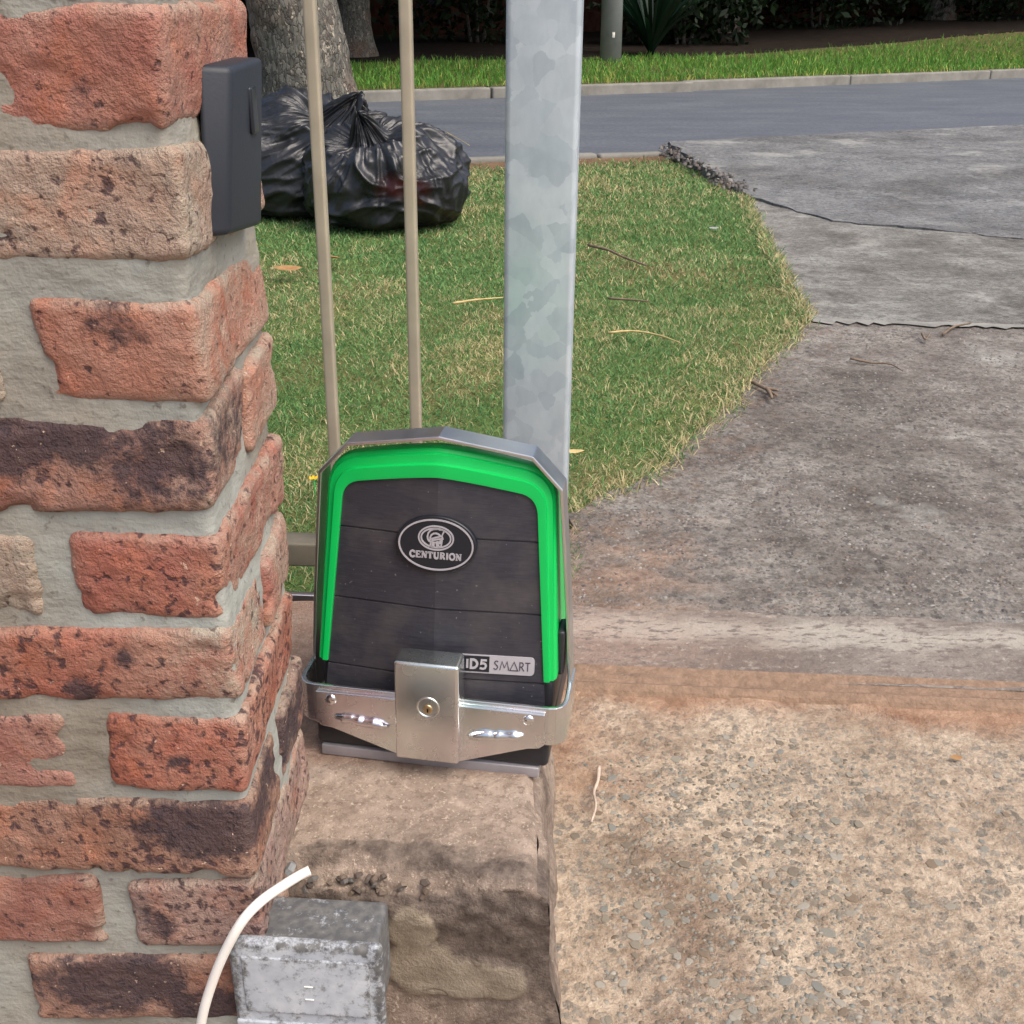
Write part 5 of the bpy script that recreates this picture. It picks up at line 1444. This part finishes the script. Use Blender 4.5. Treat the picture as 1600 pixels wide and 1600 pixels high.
# garden wall and shrubs
gw = []
for side in (0, 0.22):
    gw.append([(p[0], p[1] - 0.9 + side) for p in K3])
V, F = [], []
for i in range(NV):
    for (L, z) in ((gw[0], -0.1), (gw[0], 2.4), (gw[1], 2.4), (gw[1], -0.1)): V.append((L[i][0], L[i][1], Z3[i] + z))
for i in range(NV - 1):
    for j in range(4): F.append((i * 4 + j, (i + 1) * 4 + j, (i + 1) * 4 + (j + 1) % 4, i * 4 + (j + 1) % 4))
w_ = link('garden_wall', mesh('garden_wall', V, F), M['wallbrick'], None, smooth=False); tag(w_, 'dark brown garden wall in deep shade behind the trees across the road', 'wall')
SH = [(-4.3, 20.6, 1.1, 'dark shrub left of the shaded tree trunk across the road'), (-0.6, 21.4, 1.2, 'dark shrub directly behind the galvanised gate post across the road'), (2.9, 21.0, 0.9, 'dark shrub right of the strappy plant across the road'),
      (6.2, 25.2, 1.3, 'broad dark shrub in the bed behind the middle of the bank'), (10.3, 27.6, 1.3, 'dark shrub between the two right hand garden trees'), (15.2, 30.2, 1.4, 'dark shrub at the far right end of the bed')]
for i, (x, y, r_, lb) in enumerate(SH):
    s_ = empty('shrub', (x, y, 0.35)); tag(s_, lb, 'shrub', 'shrubs across the road')
    leaf_cloud('foliage', 2600, (0, 0, r_ * 0.75), (r_ * 1.5, r_, r_ * 0.85), 0.09, [(32, 48, 28), (40, 58, 34), (28, 40, 26)], s_, 90 + i)
    for k in range(3): tube('stem', [(0.1 * k - 0.1, 0, -0.1), (0.25 * k - 0.25, 0.1, r_ * 0.8)], [0.04, 0.015], M['bark'], s_, 8)
# strappy clump beside the lamp post
sp0 = empty('strappy_plant', (2.05, 18.3, 0.24)); tag(sp0, 'dark green strappy leaved plant beside the lamp post', 'plant')
V, F, C = [], [], []
r9 = random.Random(4)
for k in range(150):
    a = r9.uniform(0, 2 * PI); L = r9.uniform(0.8, 1.5); rr = r9.uniform(0.4, 0.95); w = r9.uniform(0.018, 0.032); b0 = len(V)
    g = [c * r9.uniform(0.7, 1.3) for c in lin(22, 44, 32)]
    for i in range(7):
        t = i / 6; x = math.cos(a) * rr * t * L * 0.9; y = math.sin(a) * rr * t * L * 0.9; z = L * (t * 1.25 - rr * 0.75 * t * t)
        ww = w * (1 - t ** 3) + 0.001
        V += [(x - math.sin(a) * ww, y + math.cos(a) * ww, z), (x + math.sin(a) * ww, y - math.cos(a) * ww, z)]; C += [g, g]
    for i in range(6): F.append((b0 + 2 * i, b0 + 2 * i + 1, b0 + 2 * i + 3, b0 + 2 * i + 2))
link('leaves', mesh('leaves', V, F, {'Col': np.array(C)}), M['leafmat'], sp0)

# lamp post
lp_ = empty('lamp_post', (1.37, 17.2, 0.2)); tag(lp_, 'pale concrete lamp post standing on the grass bank across the road', 'lamp post')
tube('pole', [(0, 0, -0.2), (0, 0, 2.0), (0, 0, 6.2)], [0.150, 0.140, 0.10], M['pole'], lp_, 28)
tube('arm', smooth_path([(0, 0, 6.1), (0, -0.5, 6.5), (0, -1.4, 6.6)], 6), 0.04, M['pole'], lp_, 12)
rbox('lamp_head', (0.22, 0.55, 0.12), 0.04, M['plate'], lp_, (0, -1.6, 6.58), k=3)
rbox('number_tag', (0.035, 0.004, 0.07), 0.002, M['cable'], lp_, (0.02, -0.150, 0.34), k=1)

# ------------------------------------------------------------------ twigs, leaves, a flower
def twig(name, px, r, mt, label, cat='twig', z=0.006, group=None):
    pts = [atz(x, y, z) for x, y in px]
    rs5 = random.Random(len(label))
    pts = [p + Vector((0, 0, rs5.uniform(0, 0.006))) for p in pts]
    r *= 0.62
    P_ = smooth_path(pts, 5) if len(pts) > 2 else [pts[0].lerp(pts[1], i / 6) for i in range(7)]
    n = len(P_)
    o = tube(name, P_, [r * (1 - 0.55 * i / n) * rs5.uniform(0.85, 1.15) for i in range(n)], mt, None, 7)
    return tag(o, label, cat, group)
twig('twig', [(920, 383), (950, 392), (975, 402), (1010, 416)], 0.010, M['stick'], 'greyish stick lying on the lawn nearest the driveway edge', z=0.02)
twig('twig', [(950, 520), (990, 519), (1030, 524), (1062, 537)], 0.006, M['straw'], 'long pale curved stalk on the lawn right of the gate post', z=0.025)
twig('twig', [(950, 466), (985, 470), (1015, 474)], 0.007, M['stick'], 'short thin stick on the lawn between the curved stalk and the grey stick', z=0.02)
twig('twig', [(708, 474), (745, 470), (786, 465)], 0.007, M['straw'], 'straw stalk on the lawn between the gate bar and the post', z=0.025)
twig('twig', [(1328, 563), (1362, 567), (1390, 571), (1410, 581)], 0.0055, M['stick'], 'thin dark twig lying alone on the grey driveway slab')
twig('twig', [(1473, 523), (1490, 512), (1517, 505)], 0.0065, M['stick'], 'bent twig on the driveway just below the slab joint')
twig('twig', [(1440, 524), (1446, 532), (1452, 524)], 0.006, M['stick'], 'tiny hooked twig left of the bent twig at the slab joint')
tw = empty('twig', atz(1196, 607, 0.006)); tag(tw, 'forked twig lying at the edge of the lawn on the driveway', 'twig')
for k, pp in enumerate(([(1176, 597), (1190, 604), (1204, 612), (1214, 618)], [(1196, 607), (1206, 608), (1216, 610)], [(1200, 610), (1204, 616), (1206, 622)])):
    P_ = smooth_path([atz(x, y, 0.007 + 0.003 * k) - tw.location for x, y in pp], 4); tube('branch', P_, [0.0055 * (1 - 0.5 * i / len(P_)) for i in range(len(P_))], M['stick'], tw, 7)
twig('twig', [(936, 1199), (934, 1222), (928, 1240), (931, 1262), (924, 1286)], 0.0042, M['pale_stick'], 'bleached knobbly stick lying on the near driveway beside the motor')
twig('dry_stalk', [(640, 205), (690, 240), (735, 262)], 0.005, M['straw'], 'thin dry stalk poking out beside the front refuse bag', 'stalk', 0.10)
twig('dry_stalk', [(695, 207), (715, 217), (734, 228)], 0.006, M['straw'], 'pale loose stalk at the road edge beyond the refuse bags', 'stalk', 0.05)
def leaf(name, px, py, L, W, rz, mt, label, cat='leaf', z=0.004, tilt=0.2):
    V, F = [], []
    n = 8
    for i in range(n + 1):
        t = i / n; w = W * math.sin(PI * min(1, t * 0.96 + 0.02)) ** 0.8
        for s_ in (-1, 0, 1): V.append((L * (t - 0.5), s_ * w / 2, 0.12 * abs(s_) * w + 0.25 * L * (t - 0.5) ** 2))
    for i in range(n):
        for j in range(2): F.append((i * 3 + j, (i + 1) * 3 + j, (i + 1) * 3 + j + 1, i * 3 + j + 1))
    o = link(name, mesh(name, V, F), mt, None, atz(px, py, z)); o.rotation_euler = (tilt, 0.05, rz)
    return tag(o, label, cat, None)
leaf('fallen_leaf', 1494, 1184, 0.017, 0.009, 0.1, M['dryleaf'], 'small orange brown leaf on the near driveway')
leaf('fallen_leaf', 450, 421, 0.10, 0.05, 0.3, M['dryleaf'], 'pale dry leaf on the lawn beside the pillar', z=0.03)
leaf('fallen_leaf', 520, 403, 0.09, 0.05, 2.2, M['dryleaf'], 'dry leaf on the lawn just in front of the refuse bag', z=0.03)
leaf('fallen_leaf', 895, 706, 0.05, 0.015, 0.2, M['straw'], 'yellowish leaf on the lawn beside the foot of the gate post', z=0.03)
leaf('fallen_leaf', 1115, 357, 0.055, 0.022, 0.6, M['plate'], 'small pale scrap on the lawn near the raised apron edge', z=0.04)
fl = empty('yellow_flower', atz(490, 748, 0.03)); tag(fl, 'tiny yellow flower in the lawn left of the motor', 'flower')
for k in range(7):
    a = 2 * PI * k / 7
    V = [(0, 0, 0), (0.008 * math.cos(a - 0.35), 0.008 * math.sin(a - 0.35), 0.002), (0.012 * math.cos(a), 0.012 * math.sin(a), 0.003), (0.008 * math.cos(a + 0.35), 0.008 * math.sin(a + 0.35), 0.002)]
    link('petal', mesh('petal', V, [(0, 1, 2, 3)]), M['yellow'], fl)
tube('stalk', [(0, 0, -0.045), (0.001, 0, 0)], 0.0012, M['green'], fl, 6)
